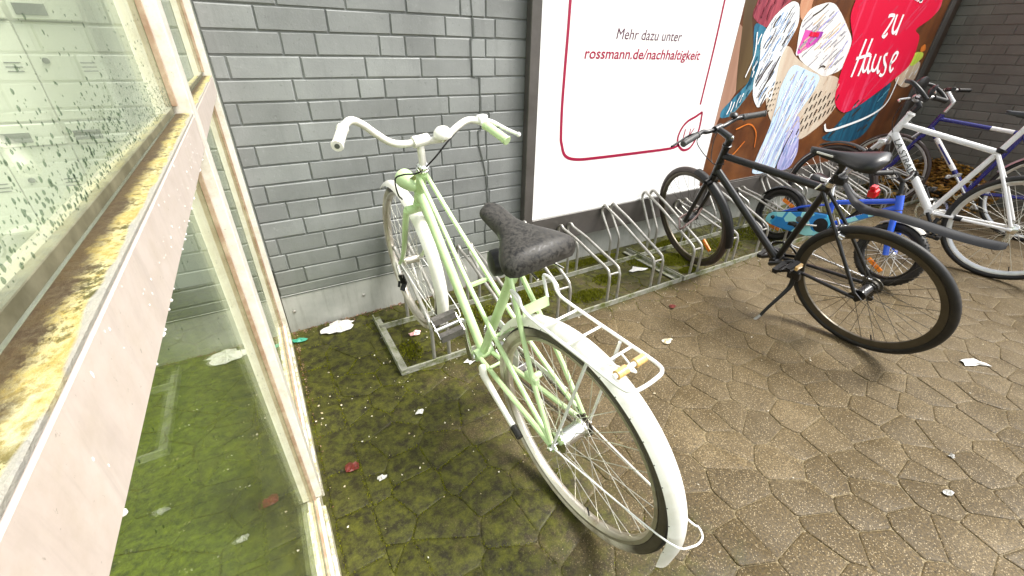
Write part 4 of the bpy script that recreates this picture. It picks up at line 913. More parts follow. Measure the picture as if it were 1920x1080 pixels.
# drive
kg = MB().box((.10, -.083, .022), (.58, -.080, .052), .001).ring([(.112, -.083), (.112, -.080), (.075, -.080), (.075, -.083)], 40, 0, 360, (BB[0], 0, BB[2])); b.b('chain_guard', kg, 'white_gloss', None, False)
b.b('chain_guard_stripe', MB().box((.12, -.0845, .012), (.56, -.0832, .021)), 'black_plastic', None, False)
cg = chainring(b, (BB[0], BB[2]), .085, -.062, 'chrome'); chain(b, (BB[0], BB[2]), .086, (0, 0), .034, -.062, cg, 44)
b.b('sprocket', MB().lathe([(.036, 0), (.036, .003), (.026, .004), (.024, .018)], (0, -.060, 0), (0, 1, 0), 20), 'rim_dark')
cl = b.T('crank', [(.470, .052, -.010), (.470, .060, .08), (.471, .066, .168)], [.012, .0095, .0105], 'chrome'); pedal(b, (.471, .066, .172), 'chrome', 'pedal_rubber', -38, (.085, .105), cl, 1)
b.b('axle_nut', MB().lathe([(.0125, 0), (.0125, .010), (.008, .016)], (.470, .040, -.010), (0, 1, 0), 8), 'chrome', cl)
c2 = b.T('crank', [(.470, -.080, -.010), (.470, -.086, -.095), (.471, -.090, -.180)], [.012, .0095, .0105], 'chrome'); pedal(b, (.471, -.09, -.182), 'chrome', 'pedal_rubber', 20, (.085, .105), c2, -1)
st_ = b.T('kickstand', [(.405, .045, -.010), (.360, .066, -.005), (.26, .080, -.022), (.150, .094, -.042)], [.014, .0125, .0105, .0095], wp_); b.b('stand_foot', MB().tube([(.152, .0937, -.0417), (.112, .099, -.049)], .0115, 10), 'rubber', st_)
for q in (-1, 1): b.b('axle_nut', MB().lathe([(.009, 0), (.009, .010), (.005, .013)], (0, q * .070, 0), (0, q, 0), 6), 'chrome')
# dark strap hanging from the rack hoop beside the front wheel
sp = MB(); sp.bar((0, 0, .0), (.012, -.004, -.052), .030, .010, (1, 1, 0)).bar((.012, -.004, -.050), (-.006, -.012, -.085), .024, .009, (1, 1, 0)).bar((-.012, -.006, -.030), (-.020, -.010, -.060), .012, .007, (1, 1, 0))
o_ = sp.build('strap', 'black_plastic', None, False); o_.location = (.560, -.200, .290); tag(o_, 'short black strap tied to the rack hoop beside the whitewall front tyre', 'strap')

# ------------------------------------------------------------------ matt black city bicycle
b = Bike('bicycle', (2.438, -1.477, .331), 88.5, 17, .345, 'matt black bicycle leaning on its kickstand with a long clip-on rear mudguard'); K_ = 'black_paint'
BB = (.435, 0, -.020); FA = (1.062, -.030, .003)
fr = MB().tube([(.812, 0, .556), (.870, 0, .392)], .0205, 14).tube([(.826, 0, .506), (.268, 0, .464)], .0185, 14).tube([(.862, 0, .415), BB], .0205, 14).tube([BB, (.252, 0, .512)], .0160, 14).tube([(BB[0], -.036, BB[2]), (BB[0], .036, BB[2])], .022, 14)
for q in (-1, 1):
    fr.tube(spline([(.275, .015 * q, .455), (.17, .040 * q, .292), (.012, .064 * q, .02)], 5), .0082, 9)
    fr.tube(spline([(.41, .028 * q, -.020), (.27, .040 * q, -.010), (.005, .066 * q, -.004)], 5), .0090, 9)
    fr.bar((.025, .065 * q, .02), (-.014, .065 * q, -.012), .005, .034)
fr.tube([(.160, -.04, .285), (.160, .04, .285)], .006, 8)
b.b('frame', fr, K_)
fk = MB().tube([(.872, 0, .386), (.890, 0, .345)], .021, 12).tube([(.893, -.050, .340), (.893, .050, .340)], .0165, 12)
for q in (-1, 1): fk.tube(spline([(.893, .050 * q - .004, .340), (.96, .054 * q - .012, .20), (1.02, .056 * q - .022, .085), (1.060, .056 * q - .030, .006)], 5), .0135, 10)
b.b('fork', fk, K_)
b.b('headset', MB().lathe([(.019, 0), (.024, .004), (.024, .016), (.019, .018), (.019, .050)], (.811, 0, .557), (-.33, 0, .94), 16), K_)
b.b('stem', MB().tube([(.795, 0, .598), (.800, 0, .618), (.872, 0, .650)], [.019, .019, .0165], 14).tube([(.873, -.024, .650), (.873, .024, .651)], .0195, 14), K_)
b.b('stem_bolt', MB().ball((.782, -.004, .615), .009, 8).ball((.790, -.018, .600), .007, 8), 'chrome')
hb = b.T('handlebar', [(.868, .262, .666), (.885, .130, .665), (.892, .095, .664), (.887, .06, .652), (.873, 0, .650), (.868, -.06, .650), (.866, -.105, .656), (.862, -.140, .657), (.852, -.170, .652), (.792, -.265, .648)], .0115, K_, None, 12, 5)
grip(b, (.884, .135, .665), (.867, .266, .666), .0160, 'grip_grey', hb, 22); grip(b, (.852, -.170, .652), (.790, -.268, .648), .0160, 'grip_grey', hb, 18)
b.T('brake_lever', [(.905, .12, .664), (.935, .15, .655), (.935, .21, .650), (.925, .285, .650)], [.006] * 13, K_, hb, 8, 4)
b.T('brake_lever', [(.868, -.165, .655), (.888, -.20, .648), (.865, -.25, .642)], [.006] * 9, K_, hb, 8, 4)
b.b('bell', MB().lathe([(.022, 0), (.023, .003), (.021, .012), (.012, .019), (.001, .021)], (.872, -.118, .675), (-.3, 0, .95), 16), 'black_wet', hb)
b.T('brake_cable', [(.89, .11, .660), (.93, .09, .60), (.93, .05, .53), (.90, .02, .47), (.86, .024, .455)], .0025, 'black_plastic', None, 7, 6)
b.T('brake_cable', [(.88, -.14, .655), (.92, -.06, .60), (.91, -.01, .52), (.875, .024, .46), (.80, .022, .47)], .0025, 'black_plastic', None, 7, 6)
b.wheel(b.wheel_at((0, 0, 0)), .345, .0185, .026, 'rim_dark', 'rubber', None, 'spoke_dark', 32, .022, .045, 'black_paint', .030, (), True, 0, 0, .0012)
b.wheel(b.wheel_at(FA, -10.4, -3.4), .345, .0185, .026, 'rim_dark', 'rubber_brown', None, 'spoke_dark', 32, .022, .040, 'black_paint', .022, (218,), True, 0, 0, .001)
b.fender('mudguard', 'black_plastic', FA, .372, 98, 188, .058, .016, -10.4)
gd = MB(); gpth = spline([(.205, 0, .520), (.165, 0, .468), (.130, 0, .438), (.085, 0, .424), (.01, 0, .432), (-.10, 0, .428), (-.22, 0, .420), (-.31, 0, .422), (-.352, 0, .428)], 4); vs = []; m = len(gpth)
for i, q in enumerate(gpth):
    t = (gpth[min(i + 1, m - 1)] - gpth[max(i - 1, 0)]).normalized(); nn = V3((-t.z, 0, t.x)); nn = nn if nn.z > 0 or abs(nn.z) < .3 else -nn
    if nn.x > .5 and nn.z < 0: nn = -nn
    f_ = i / (m - 1); wd = .015 + .017 * min(1, f_ * 3); wd *= math.sqrt(max(.04, 1 - max(0, (f_ - .93) / .075) ** 2))
    for k in range(7):
        a = -1 + k / 3; vs.append(q + V3((0, a * wd, 0)) - nn * (.012 * a * a - .003) * min(1, .4 + f_ * 2))
    for k in range(7):
        a = 1 - k / 3; vs.append(q + V3((0, a * wd * .92, 0)) - nn * (.012 * a * a - .0008) * min(1, .4 + f_ * 2))
gd.add(vs, [[i * 14 + k, i * 14 + (k + 1) % 14, (i + 1) * 14 + (k + 1) % 14, (i + 1) * 14 + k] for i in range(m - 1) for k in range(14)] + [list(range(14)), [(m - 1) * 14 + k for k in range(14)][::-1]])
b.b('mudguard', gd, 'black_plastic')
b.b('mudguard_clamp', MB().tube([(.232, -.026, .545), (.232, .026, .545)], .012, 10).box((.20, -.018, .505), (.245, .018, .540), .004), 'black_plastic')
b.b('tail_lamp', MB().box((.085, -.052, .462), (.118, -.014, .500), .006).box((.092, -.048, .500), (.116, -.018, .514), .004), 'red_lens', None, False)
b.T('seat_post', [(.256, 0, .50), (.222, 0, .606)], .0135, K_)
b.b('seat_clamp', MB().lathe([(.021, 0), (.021, .024)], (.2625, 0, .486), (-.34, 0, .94), 14).tube([(.285, .02, .495), (.30, .035, .47)], .005, 8), 'chrome')
sd_ = saddle(b, (.070, .664), (.372, .648), .150, .056, 'black_wet', .02, None, .019)
b.b('saddle_clamp', MB().tube([(.22, -.026, .604), (.22, .026, .604)], .015, 12).tube([(.12, -.03, .612), (.20, -.022, .602), (.32, -.012, .618)], .0035, 7).tube([(.12, .03, .612), (.20, .022, .602), (.32, .012, .618)], .0035, 7), K_, sd_)
b.b('saddle_print', MB().bar((.335, .0215, .638), (.262, .027, .634), .0015, .008), 'white_gloss', sd_, False)
b.b('rim_brake', MB().tube(spline([(.175, .0, .305), (.168, .034, .285), (.135, .042, .262)], 4), .007, 8).tube(spline([(.175, .0, .305), (.168, -.034, .285), (.135, -.042, .262)], 4), .007, 8).box((.128, .018, .268), (.165, .044, .284), .003).tube([(.175, .012, .318), (.19, .012, .345)], .005, 8), 'chrome')
cg = chainring(b, (BB[0], BB[2]), .088, -.048, K_); chain(b, (BB[0], BB[2]), .089, (0, 0), .040, -.046, cg, 52, 'chrome')
b.b('cassette', MB().lathe([(.020, -.012), (.024, 0), (.045, .002), (.045, .006), (.036, .010), (.034, .022), (.022, .024)], (0, -.068, 0), (0, 1, 0), 22), 'spoke_dark')
dm = MB().box((-.012, -.086, -.095), (.018, -.074, -.03), .004).lathe([(.018, 0), (.018, .006)], (.0, -.083, -.09), (0, 1, 0), 12); b.b('derailleur', dm, K_, None, False)
cl = b.T('crank', [(.435, .055, -.020), (.370, .070, .026), (.302, .082, .072)], [.014, .011, .0125], K_); pd = pedal(b, (.300, .084, .073), 'black_plastic', 'black_plastic', 30, (.105, .105), cl, 1)
b.b('pedal_reflector', MB().box((.236, .112, .088), (.250, .158, .110), .002), 'amber', pd, False)
c2 = b.T('crank', [(.435, -.060, -.020), (.500, -.072, -.066), (.568, -.080, -.112)], [.014, .011, .0125], K_); pedal(b, (.570, -.082, -.113), 'black_plastic', 'black_plastic', 30, (.10, .10), c2, -1)
st_ = b.T('kickstand', [(.300, .048, -.030), (.298, .060, -.085), (.300, .075, -.110), (.312, .120, -.150), (.335, .185, -.215), (.345, .215, -.252)], [.013, .013, .0115, .0095, .0085, .008], 'black_plastic'); b.T('stand_foot', [(.345, .2145, -.2515), (.365, .262, -.291)], .0088, 'galvanised', st_, 9)
b.b('stand_mount', MB().box((.270, .034, -.060), (.335, .062, -.004), .005).lathe([(.010, 0), (.009, .006), (.001, .007)], (.300, .060, -.074), (0, 1, 0), 10), K_, None, False)
# reddish cable lock looped round the rack hoop
lk = MB().tube(spline([(2.37, -.42, .36), (2.33, -.46, .335), (2.30, -.49, .325), (2.29, -.51, .335), (2.33, -.51, .352), (2.42, -.50, .385), (2.50, -.47, .42), (2.55, -.43, .41), (2.50, -.41, .385), (2.42, -.41, .37), (2.37, -.42, .36)], 5), .0065, 9)
M['lock_sleeve'] = simple('lock_sleeve', (0.10, 0.055, 0.045), 0.3, 0, .3)
tag(lk.build('cable_lock', 'lock_sleeve'), 'dark cable lock tying the matt black front wheel to a rack hoop', 'cable lock')

# ------------------------------------------------------------------ blue children's bicycle
b = Bike('bicycle', (3.545, -.455, .204), -97.3, 5.4, .205, 'small blue childrens bicycle with a cyan faceted chain guard'); K_ = 'blue_paint'
BB = (.352, 0, .036); FA = (.790, 0, 0)
fr = MB().tube([(.684, 0, .356), (.712, 0, .272)], .0215, 14).tube(spline([(.690, 0, .322), (.52, 0, .265), (.345, 0, .205)], 5), .0165, 12).tube([(.700, 0, .285), (.49, 0, .128), BB], .0180, 12).tube([BB, (.335, 0, .215)], .016, 12).tube([(BB[0], -.034, BB[2]), (BB[0], .034, BB[2])], .022, 12)
for q in (-1, 1): fr.tube(spline([(.325, .016 * q, .185), (.16, .038 * q, .115), (0, .052 * q, .004)], 4), .008, 8).tube([(.335, .028 * q, .034), (0, .052 * q, -.004)], .0085, 8)
b.b('frame', fr, K_)
text('WILDT', .0, .135, -.012, .022, 'print_white', 'lettering', b.root, y=0, shear=.25, off=.006, M4=Matrix.Translation(b.loc((.498, -.0185, .142))) @ Matrix.Rotation(R(-37), 4, 'Y'))
text('WILDT', .0, .135, -.012, .022, 'print_white', 'lettering', b.root, y=0, shear=.25, off=.006, M4=Matrix.Translation(b.loc((.630, .0190, .238))) @ Matrix.Rotation(R(180), 4, 'Z') @ Matrix.Rotation(R(37), 4, 'Y'))
b.b('decal', MB().bar((.64, .0192, .240), (.47, .0185, .110), .0012, .030, (0, 0, 1)).bar((.64, -.0192, .240), (.47, -.0185, .110), .0012, .030, (0, 0, 1)), 'cyan', None, False)
fk = MB().tube([(.714, 0, .266), (.727, 0, .235)], .019, 12).tube([(.730, -.046, .230), (.730, .046, .230)], .017, 10)
for q in (-1, 1): fk.tube([(.730, .046 * q, .232), (.757, .048 * q, .12), (.792, .050 * q, .0)], [.017, .0175, .0155], 12)
b.b('fork', fk, K_)
b.T('stem', [(.680, 0, .365), (.660, 0, .425), (.655, 0, .440)], .0125, 'black_plastic')
hb = b.T('handlebar', [(.600, .235, .472), (.640, .11, .488), (.655, .065, .462), (.658, 0, .440), (.655, -.065, .462), (.640, -.11, .488), (.600, -.235, .472)], .0105, 'black_plastic', None, 10, 5)
for q in (-1, 1):
    grip(b, (.638, .118 * q, .487), (.598, .240 * q, .472), .0155, 'rubber', hb, 12); b.T('brake_lever', [(.655, .115 * q, .480), (.685, .15 * q, .468), (.665, .215 * q, .458)], .0048, 'black_plastic', hb, 7, 4)
b.wheel(b.wheel_at((0, 0, 0)), .205, .024, .030, 'black_paint', 'rubber', None, 'white_gloss', 24, .016, .038, 'chrome', .016, (), True, .1, 0, .0016, tang=(73, 264))
b.wheel(b.wheel_at(FA, -5.4), .205, .024, .030, 'black_paint', 'rubber', None, 'white_gloss', 24, .016, .038, 'chrome', .016, (), True, .2, 36, .0016, tang=(245,))
b.fender('mudguard', 'black_plastic', (0, 0, 0), .222, 10, 150, .062, .014); b.fender('mudguard', 'galvanised', FA, .222, 58, 128, .056, .014, -5.4)
cgp = [(-.044, -.042), (-.038, -.010), (-.012, .018), (.10, .056), (.20, .090), (.30, .118), (.37, .128), (.412, .104), (.420, .06), (.402, .01), (.36, -.034), (.30, -.060), (.20, -.068), (.08, -.076), (.0, -.073), (-.034, -.062)]
for q, mt in ((1, 'cyan'), (-1, 'cyan')):
    if q == 1: continue
    m_ = MB(); n = len(cgp); y0, y1 = -.054, -.080
    m_.add([(x, y0, z) for x, z in cgp] + [(x, y1, z) for x, z in cgp] + [(x * .97 + .004, y1 - .004, z * .93) for x, z in cgp], [[i, (i + 1) % n, n + (i + 1) % n, n + i] for i in range(n)] + [[n + i, n + (i + 1) % n, 2 * n + (i + 1) % n, 2 * n + i] for i in range(n)] + [[2 * n + i for i in range(n)], list(range(n))])
    cgo = b.b('chain_guard', m_, 'cyan', None, False)
    b.b('chain_guard_rim', MB().tube([(x, -.069, z + .002) for x, z in cgp] + [(cgp[0][0], -.069, cgp[0][1])], .0045, 6), 'black_plastic', cgo)
    b.b('crank_cover', MB().lathe([(.050, 0), (.050, .004), (.02, .006)], (.367, -.0845, .046), (0, -1, 0), 24), 'black_plastic', cgo)
    b.b('guard_vent', MB().lathe([(.022, 0), (.022, .003)], (.209, -.0845, .036), (0, -1, 0), 16), 'mail_dark', cgo)
    b.b('axle_nut', MB().lathe([(.016, 0), (.014, .008), (.008, .016)], (.012, -.0845, -.014), (0, -1, 0), 6), 'black_paint', cgo)
c1 = b.T('crank', [(BB[0], -.09, BB[2]), (.29, -.096, .022), (.235, -.10, .005)], .0085, 'chrome'); pedal(b, (.232, -.102, .004), 'black_plastic', 'rubber', 0, (.07, .075), c1, -1)
c1 = b.T('crank', [(BB[0], .05, BB[2]), (.465, .062, .05)], .0085, 'chrome'); pedal(b, (.465, .064, .05), 'black_plastic', 'rubber', 0, (.07, .075), c1, 1)
b.T('seat_post', [(.318, 0, .20), (.285, 0, .315)], .0125, 'chrome')
sd_ = saddle(b, (.135, .365), (.350, .345), .150, .055, 'black_wet', .02, None, .020)
b.b('saddle_panel', MB().box((.128, -.050, .315), (.150, .050, .352), .006).box((.20, .032, .325), (.29, .050, .348), .004).box((.20, -.050, .325), (.29, -.032, .348), .004), 'white_gloss', sd_, False)
st_ = b.T('kickstand', [(.02, .062, -.005), (.005, .075, -.04), (-.03, .13, -.18)], .0065, 'galvanised')

# ------------------------------------------------------------------ white trekking bicycle
b = Bike('bicycle', (4.256, -1.561, .344), 95.5, -3.3, .345, 'white bicycle with lettering on the down tube and black rubber fork boots'); K_ = 'white_gloss'
BB = (.428, 0, -.008); FA = (1.10, 0, 0)
fr = MB().tube([(.796, 0, .602), (.846, 0, .455)], .0235, 14).tube([(.806, 0, .540), (.262, 0, .440)], .0185, 14).tube([(.836, 0, .478), BB], .0250, 16).tube([BB, (.262, 0, .448)], .0165, 14).tube([(BB[0], -.036, BB[2]), (BB[0], .036, BB[2])], .023, 12)
for q in (-1, 1): fr.tube(spline([(.262, .018 * q, .43), (.14, .046 * q, .24), (.012, .066 * q, .02)], 4), .0095, 9).tube(spline([(.40, .030 * q, -.010), (.25, .046 * q, -.006), (.0, .066 * q, .0)], 4), .0095, 9)
b.b('frame', fr, K_)
for q in (1, -1):
    t4 = Matrix.Translation(b.loc((.808, .0262 * q, .450))) @ (Matrix.Rotation(R(180), 4, 'Z') @ Matrix.Rotation(R(50), 4, 'Y') if q == 1 else Matrix.Rotation(R(130), 4, 'Y'))
    text('LA STRADA', .02, .34, -.018, .036, 'mail_dark', 'lettering', b.root, y=0, shear=0, off=.01, M4=t4)
fk = MB().tube([(.848, 0, .450), (.866, 0, .410)], .020, 12).box((.845, -.072, .392), (.895, .072, .432), .008)
for q in (-1, 1): fk.tube([(.878, .062 * q, .405), (.915, .062 * q, .345)], .0145, 12).tube([(.965, .062 * q, .262), (1.10, .062 * q, 0)], [.0185, .0155], 12)
b.b('fork', fk, 'rim_alloy')
for q in (-1, 1):
    bo = MB().lathe([(.016 + (.005 if i % 2 else 0), i * .008) for i in range(13)], (.910, .062 * q, .352), (.055, 0, -.098), 14); b.b('fork_boot', bo, 'rubber')
b.b('headset', MB().lathe([(.024, 0), (.028, .004), (.028, .014), (.022, .018), (.022, .024)], (.795, 0, .603), (-.32, 0, .94), 16), K_)
b.T('stem', [(.784, 0, .625), (.766, 0, .668), (.790, 0, .700)], .0165, 'black_plastic')
hb = b.T('handlebar', [(.70, .27, .715), (.765, .20, .730), (.795, .10, .710), (.792, 0, .700), (.795, -.10, .710), (.765, -.20, .730), (.70, -.27, .715)], .0115, 'rim_alloy', None, 10, 5)
for q in (-1, 1):
    grip(b, (.755, .205 * q, .728), (.690, .280 * q, .712), .0165, 'rubber', hb, 14)
    b.T('bar_end', [(.690, .275 * q, .716), (.735, .285 * q, .760), (.800, .265 * q, .805), (.850, .215 * q, .815)], .0125, 'black_plastic', hb, 10, 4)
    b.T('brake_lever', [(.80, .17 * q, .715), (.845, .21 * q, .700), (.82, .285 * q, .690)], .006, 'rim_alloy', hb, 8, 4)
b.b('mirror', MB().lathe([(.012, 0), (.040, .010), (.052, .022), (.054, .032), (.050, .035)], (.800, .150, .800), (-.88, .3, -.10), 20), 'black_wet', hb)
b.b('mirror', MB().lathe([(.012, 0), (.034, .010), (.042, .022), (.044, .032), (.040, .035)], (.790, -.160, .775), (-.88, -.2, -.15), 20), 'black_wet', hb)
b.T('brake_cable', [(.80, .15, .705), (.85, .09, .66), (.87, .03, .56), (.84, .03, .48)], .0025, 'black_plastic', None, 6, 5); b.T('brake_cable', [(.80, -.15, .705), (.83, -.06, .62), (.78, -.03, .56), (.70, -.02, .528)], .0025, 'black_plastic', None, 6, 5)
b.wheel(b.wheel_at((0, 0, 0)), .345, .019, .028, 'rim_alloy', 'rubber', None, 'spoke_steel', 32, .022, .046, 'chrome', .026, (), True, 0, 0, .0011)
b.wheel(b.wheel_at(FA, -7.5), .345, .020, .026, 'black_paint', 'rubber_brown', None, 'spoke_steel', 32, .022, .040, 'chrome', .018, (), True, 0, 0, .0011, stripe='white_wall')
b.fender('mudguard', 'black_plastic', FA, .372, 60, 118, .054, .016, -7.5)
b.T('seat_post', [(.262, 0, .445), (.215, 0, .585), (.200, 0, .640)], .0165, K_)
b.b('seat_clamp', MB().lathe([(.023, 0), (.023, .026)], (.264, 0, .440), (-.32, 0, .94), 14).tube([(.25, .02, .455), (.225, .035, .45)], .006, 8), 'black_plastic')
saddle(b, (.05, .705), (.335, .690), .160, .060, 'black_wet', .02, None, .022)
cg = chainring(b, (BB[0], BB[2]), .090, -.050, 'chrome'); chain(b, (BB[0], BB[2]), .091, (0, 0), .040, -.048, cg, 48)
b.b('cassette', MB().lathe([(.020, -.012), (.048, 0), (.048, .004), (.036, .010), (.022, .024)], (0, -.068, 0), (0, 1, 0), 20), 'rim_dark')
b.b('derailleur', MB().box((-.016, -.092, -.10), (.018, -.076, -.02), .005).lathe([(.020, 0), (.020, .006)], (.0, -.088, -.10), (0, 1, 0), 12), 'chrome', None, False)
c1 = b.T('crank', [(BB[0], .056, BB[2]), (.33, .07, -.145)], .0105, 'black_plastic'); pedal(b, (.33, .072, -.145), 'black_plastic', 'rubber', 0, (.09, .10), c1, 1)
c1 = b.T('crank', [(BB[0], -.06, BB[2]), (.52, -.074, .13)], .0105, 'black_plastic'); pedal(b, (.52, -.076, .13), 'black_plastic', 'rubber', 0, (.09, .10), c1, -1)
b.T('kickstand', [(.36, .05, -.03), (.375, .09, -.17), (.385, .125, -.325)], [.013, .012, .009], 'black_plastic')
b.b('frame_clamp', MB().lathe([(.017, -.02), (.017, .02)], (.265, .045, -.006), (1, 0, 0), 12), 'black_plastic')

# ------------------------------------------------------------------ navy road bicycle
b = Bike('bicycle', (5.41, -1.457, .345), 94.6, -2.5, .345, 'navy blue bicycle with a white banded top tube standing nearest the brick side wall'); K_ = 'navy_paint'
BB = (.432, 0, -.055); FA = (1.056, 0, 0)
fr = MB().tube([(.838, 0, .535), (.886, 0, .385)], .0190, 14).tube([(.842, 0, .498), (.312, 0, .452)], .0160, 14).tube([(.872, 0, .420), BB], .0185, 14).tube([BB, (.290, 0, .470)], .0160, 14).tube([(BB[0], -.036, BB[2]), (BB[0], .036, BB[2])], .021, 12)
for q in (-1, 1): fr.tube([(.298, .015 * q, .44), (.0, .064 * q, .0)], .0075, 8).tube([(.41, .028 * q, -.052), (.0, .064 * q, .0)], .0085, 8)
b.b('frame', fr, K_)
b.b('tube_band', MB().tube([(.50, 0, .4683), (.36, 0, .4562)], .0166, 14), 'white_gloss'); b.b('tube_band', MB().tube([(.800, 0, .3417), (.58, 0, .1048)], .0192, 14), 'white_gloss')
b.b('tube_lettering', MB().bar((.76, .0194, .298), (.62, .0194, .148), .001, .012, (0, 0, 1)), 'navy_paint', None, False)
fk = MB().tube([(.888, 0, .380), (.905, 0, .340)], .019, 12).tube([(.908, -.048, .335), (.908, .048, .335)], .015, 10)
for q in (-1, 1): fk.tube(spline([(.908, .048 * q, .335), (.97, .052 * q, .19), (1.015, .054 * q, .08), (1.056, .054 * q, 0)], 4), .012, 9)
b.b('fork', fk, K_)
b.T('stem', [(.832, 0, .555), (.812, 0, .618), (.812, 0, .640), (.880, 0, .712)], [.0135, .0135, .017, .016], 'rim_alloy')
hb = b.T('handlebar', [(.80, .27, .735), (.87, .14, .730), (.882, .06, .714), (.882, 0, .712), (.882, -.06, .714), (.87, -.14, .730), (.80, -.27, .735)], .0118, 'rim_alloy', None, 10, 5)
for q in (-1, 1):
    grip(b, (.855, .165 * q, .731), (.796, .278 * q, .735), .0165, 'rubber', hb, 14); b.T('brake_lever', [(.90, .12 * q, .725), (.93, .17 * q, .71), (.90, .25 * q, .70)], .006, 'rim_alloy', hb, 8, 4)
b.wheel(b.wheel_at((0, 0, 0)), .345, .016, .024, 'rim_alloy', 'rubber', None, 'spoke_steel', 28, .02, .046, 'chrome', .020, (), True)
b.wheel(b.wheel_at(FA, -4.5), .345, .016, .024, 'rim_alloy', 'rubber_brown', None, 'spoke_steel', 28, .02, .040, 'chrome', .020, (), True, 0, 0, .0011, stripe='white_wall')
b.b('rim_brake', MB().tube(spline([(.925, 0, .395), (.935, .034, .365), (.960, .040, .325)], 4), .007, 8).tube(spline([(.925, 0, .395), (.935, -.034, .365), (.960, -.040, .325)], 4), .007, 8), 'rim_alloy')
b.fender('mudguard', 'rim_alloy', (0, 0, 0), .362, 25, 165, .044, .014)
b.T('seat_post', [(.295, 0, .455), (.262, 0, .56)], .0135, 'rim_alloy'); saddle(b, (.12, .60), (.40, .590), .15, .055, 'black_wet', .02, None, .02)
cg = chainring(b, (BB[0], BB[2]), .092, -.050, 'chrome'); chain(b, (BB[0], BB[2]), .093, (0, 0), .040, -.048, cg, 46)
c1 = b.T('crank', [(BB[0], .056, BB[2]), (.545, .07, .075)], .0105, 'rim_alloy'); pedal(b, (.545, .072, .075), 'rim_alloy', 'rim_alloy', 25, (.09, .09), c1, 1)
c1 = b.T('crank', [(BB[0], -.06, BB[2]), (.32, -.074, -.185)], .0105, 'rim_alloy'); pedal(b, (.32, -.076, -.185), 'rim_alloy', 'rim_alloy', 0, (.09, .09), c1, -1)

# ================================================================== litter, leaves, moss
def scrap(name, mat, x, y, r, label, cat, grp=None, el=1.0, rot=0.0, seed=1, z=.004, amp=.4, lift=.011):
    q = random.Random(seed); m_ = MB(); n = 11 if r < .035 else 23; vs = [(0, 0, lift * 1.2)]; 
    for k, rr in ((1, .55), (2, 1.0)):
        for i in range(n):
            a = 2 * math.pi * i / n; d = r * rr * (1 + q.uniform(-amp, amp) * (1 if k == 2 else .5)); vs.append((d * math.cos(a) * el, d * math.sin(a), q.uniform(0, lift) * (1.2 if k == 1 else .5)))
    top = len(vs); vs += [(p[0], p[1], p[2] - .0012) for p in vs]
    fs = [[0, 1 + i, 1 + (i + 1) % n] for i in range(n)] + [[1 + i, 1 + n + i, 1 + n + (i + 1) % n, 1 + (i + 1) % n] for i in range(n)]
    fs += [[i + top for i in f_][::-1] for f_ in fs] + [[1 + n + i, 1 + n + (i + 1) % n, top + 1 + n + (i + 1) % n, top + 1 + n + i] for i in range(n)]
    m_.add(vs, fs); o = m_.build(name, mat, None, False); o.location = (x, y, z); o.rotation_euler = (0, 0, R(rot)); return tag(o, label, cat, grp)
scrap('paper_scrap', 'paper', .226, -.085, .050, 'crumpled white paper lying in the wall corner beside the glass', 'litter', None, 1.5, 10, 2, .006, .3, .014)
scrap('plastic_scrap', 'green_plastic', .034, -.112, .016, 'small green plastic scrap in the corner by the glass frame', 'litter', None, 2.0, -20, 4, .006)
scrap('paper_scrap', 'pink_paper', .560, -.335, .020, 'pink paper scrap lying inside the mossy rack beside the whitewall tyre', 'litter', None, 1.6, 15, 5, .006, .3, .012)
scrap('paper_scrap', 'paper', .399, -.862, .013, 'torn white paper bit on the mossy paving below the mossy rack corner', 'litter', None, 1.2, 30, 6)
scrap('paper_scrap', 'paper', .182, -1.086, .012, 'white paper bit on the paving nearest the foot of the glass frame', 'litter', None, 1.3, 5, 7)
scrap('paper_scrap', 'paper', .735, -.668, .022, 'white paper scrap under the pale green bottom bracket', 'litter', None, 1.8, 10, 8)
scrap('paper_scrap', 'paper', 2.893, -1.884, .030, 'long white paper strip beside the black rear wheel', 'litter', None, 2.2, -35, 9)
scrap('paper_scrap', 'paper', 2.076, -2.053, .009, 'tiny white paper bit on the bare paving, the upper of two', 'litter', None, 1.2, 0, 10)
scrap('paper_scrap', 'paper', 1.870, -2.107, .010, 'narrow white paper sliver on the bare paving, the lower of two', 'litter', None, 2.2, -25, 11)
scrap('paper_scrap', 'paper', 2.135, -.355, .030, 'creased white paper lying inside the rack before the advertising panel', 'litter', None, 2.2, -15, 12, .008)
M['tan_leaf'] = simple('tan_leaf', (0.46, 0.38, 0.22), 0.5, 0, 0, (0.72, 0.68, 0.58), 30, .45, .55)
scrap('leaf', 'tan_leaf', 1.681, -1.021, .018, 'tan leaf on the bare paving right of the luggage carrier', 'leaf', None, 1.7, -10, 13)
scrap('leaf', 'red_leaf', .106, -.994, .020, 'dark red leaf lying near the foot of the glass frame', 'leaf', None, 1.3, 10, 14, .006, .3, .012)
scrap('leaf', 'red_leaf', 1.98, -.80, .020, 'dark red leaf on the paving in front of the mossy rack', 'leaf', None, 1.2, 40, 15)
q = random.Random(9); m_ = MB()                      # fine crumbs of litter and grit
for i in range(420):
    x = q.uniform(.02, 3.6); y = q.uniform(-2.0, -.05) if q.random() < .6 else q.uniform(-.75, -.62)
    s_ = q.uniform(.0012, .004) if q.random() < .93 else q.uniform(.004, .008); a = q.uniform(0, 6.28); c, d = math.cos(a) * s_, math.sin(a) * s_
    m_.add([(x + c, y + d, .0045), (x - d * .6, y + c * .6, .004), (x - c, y - d, .005), (x + d * .6, y - c * .6, .004), (x, y, .0075)], [[0, 1, 4], [1, 2, 4], [2, 3, 4], [3, 0, 4]])
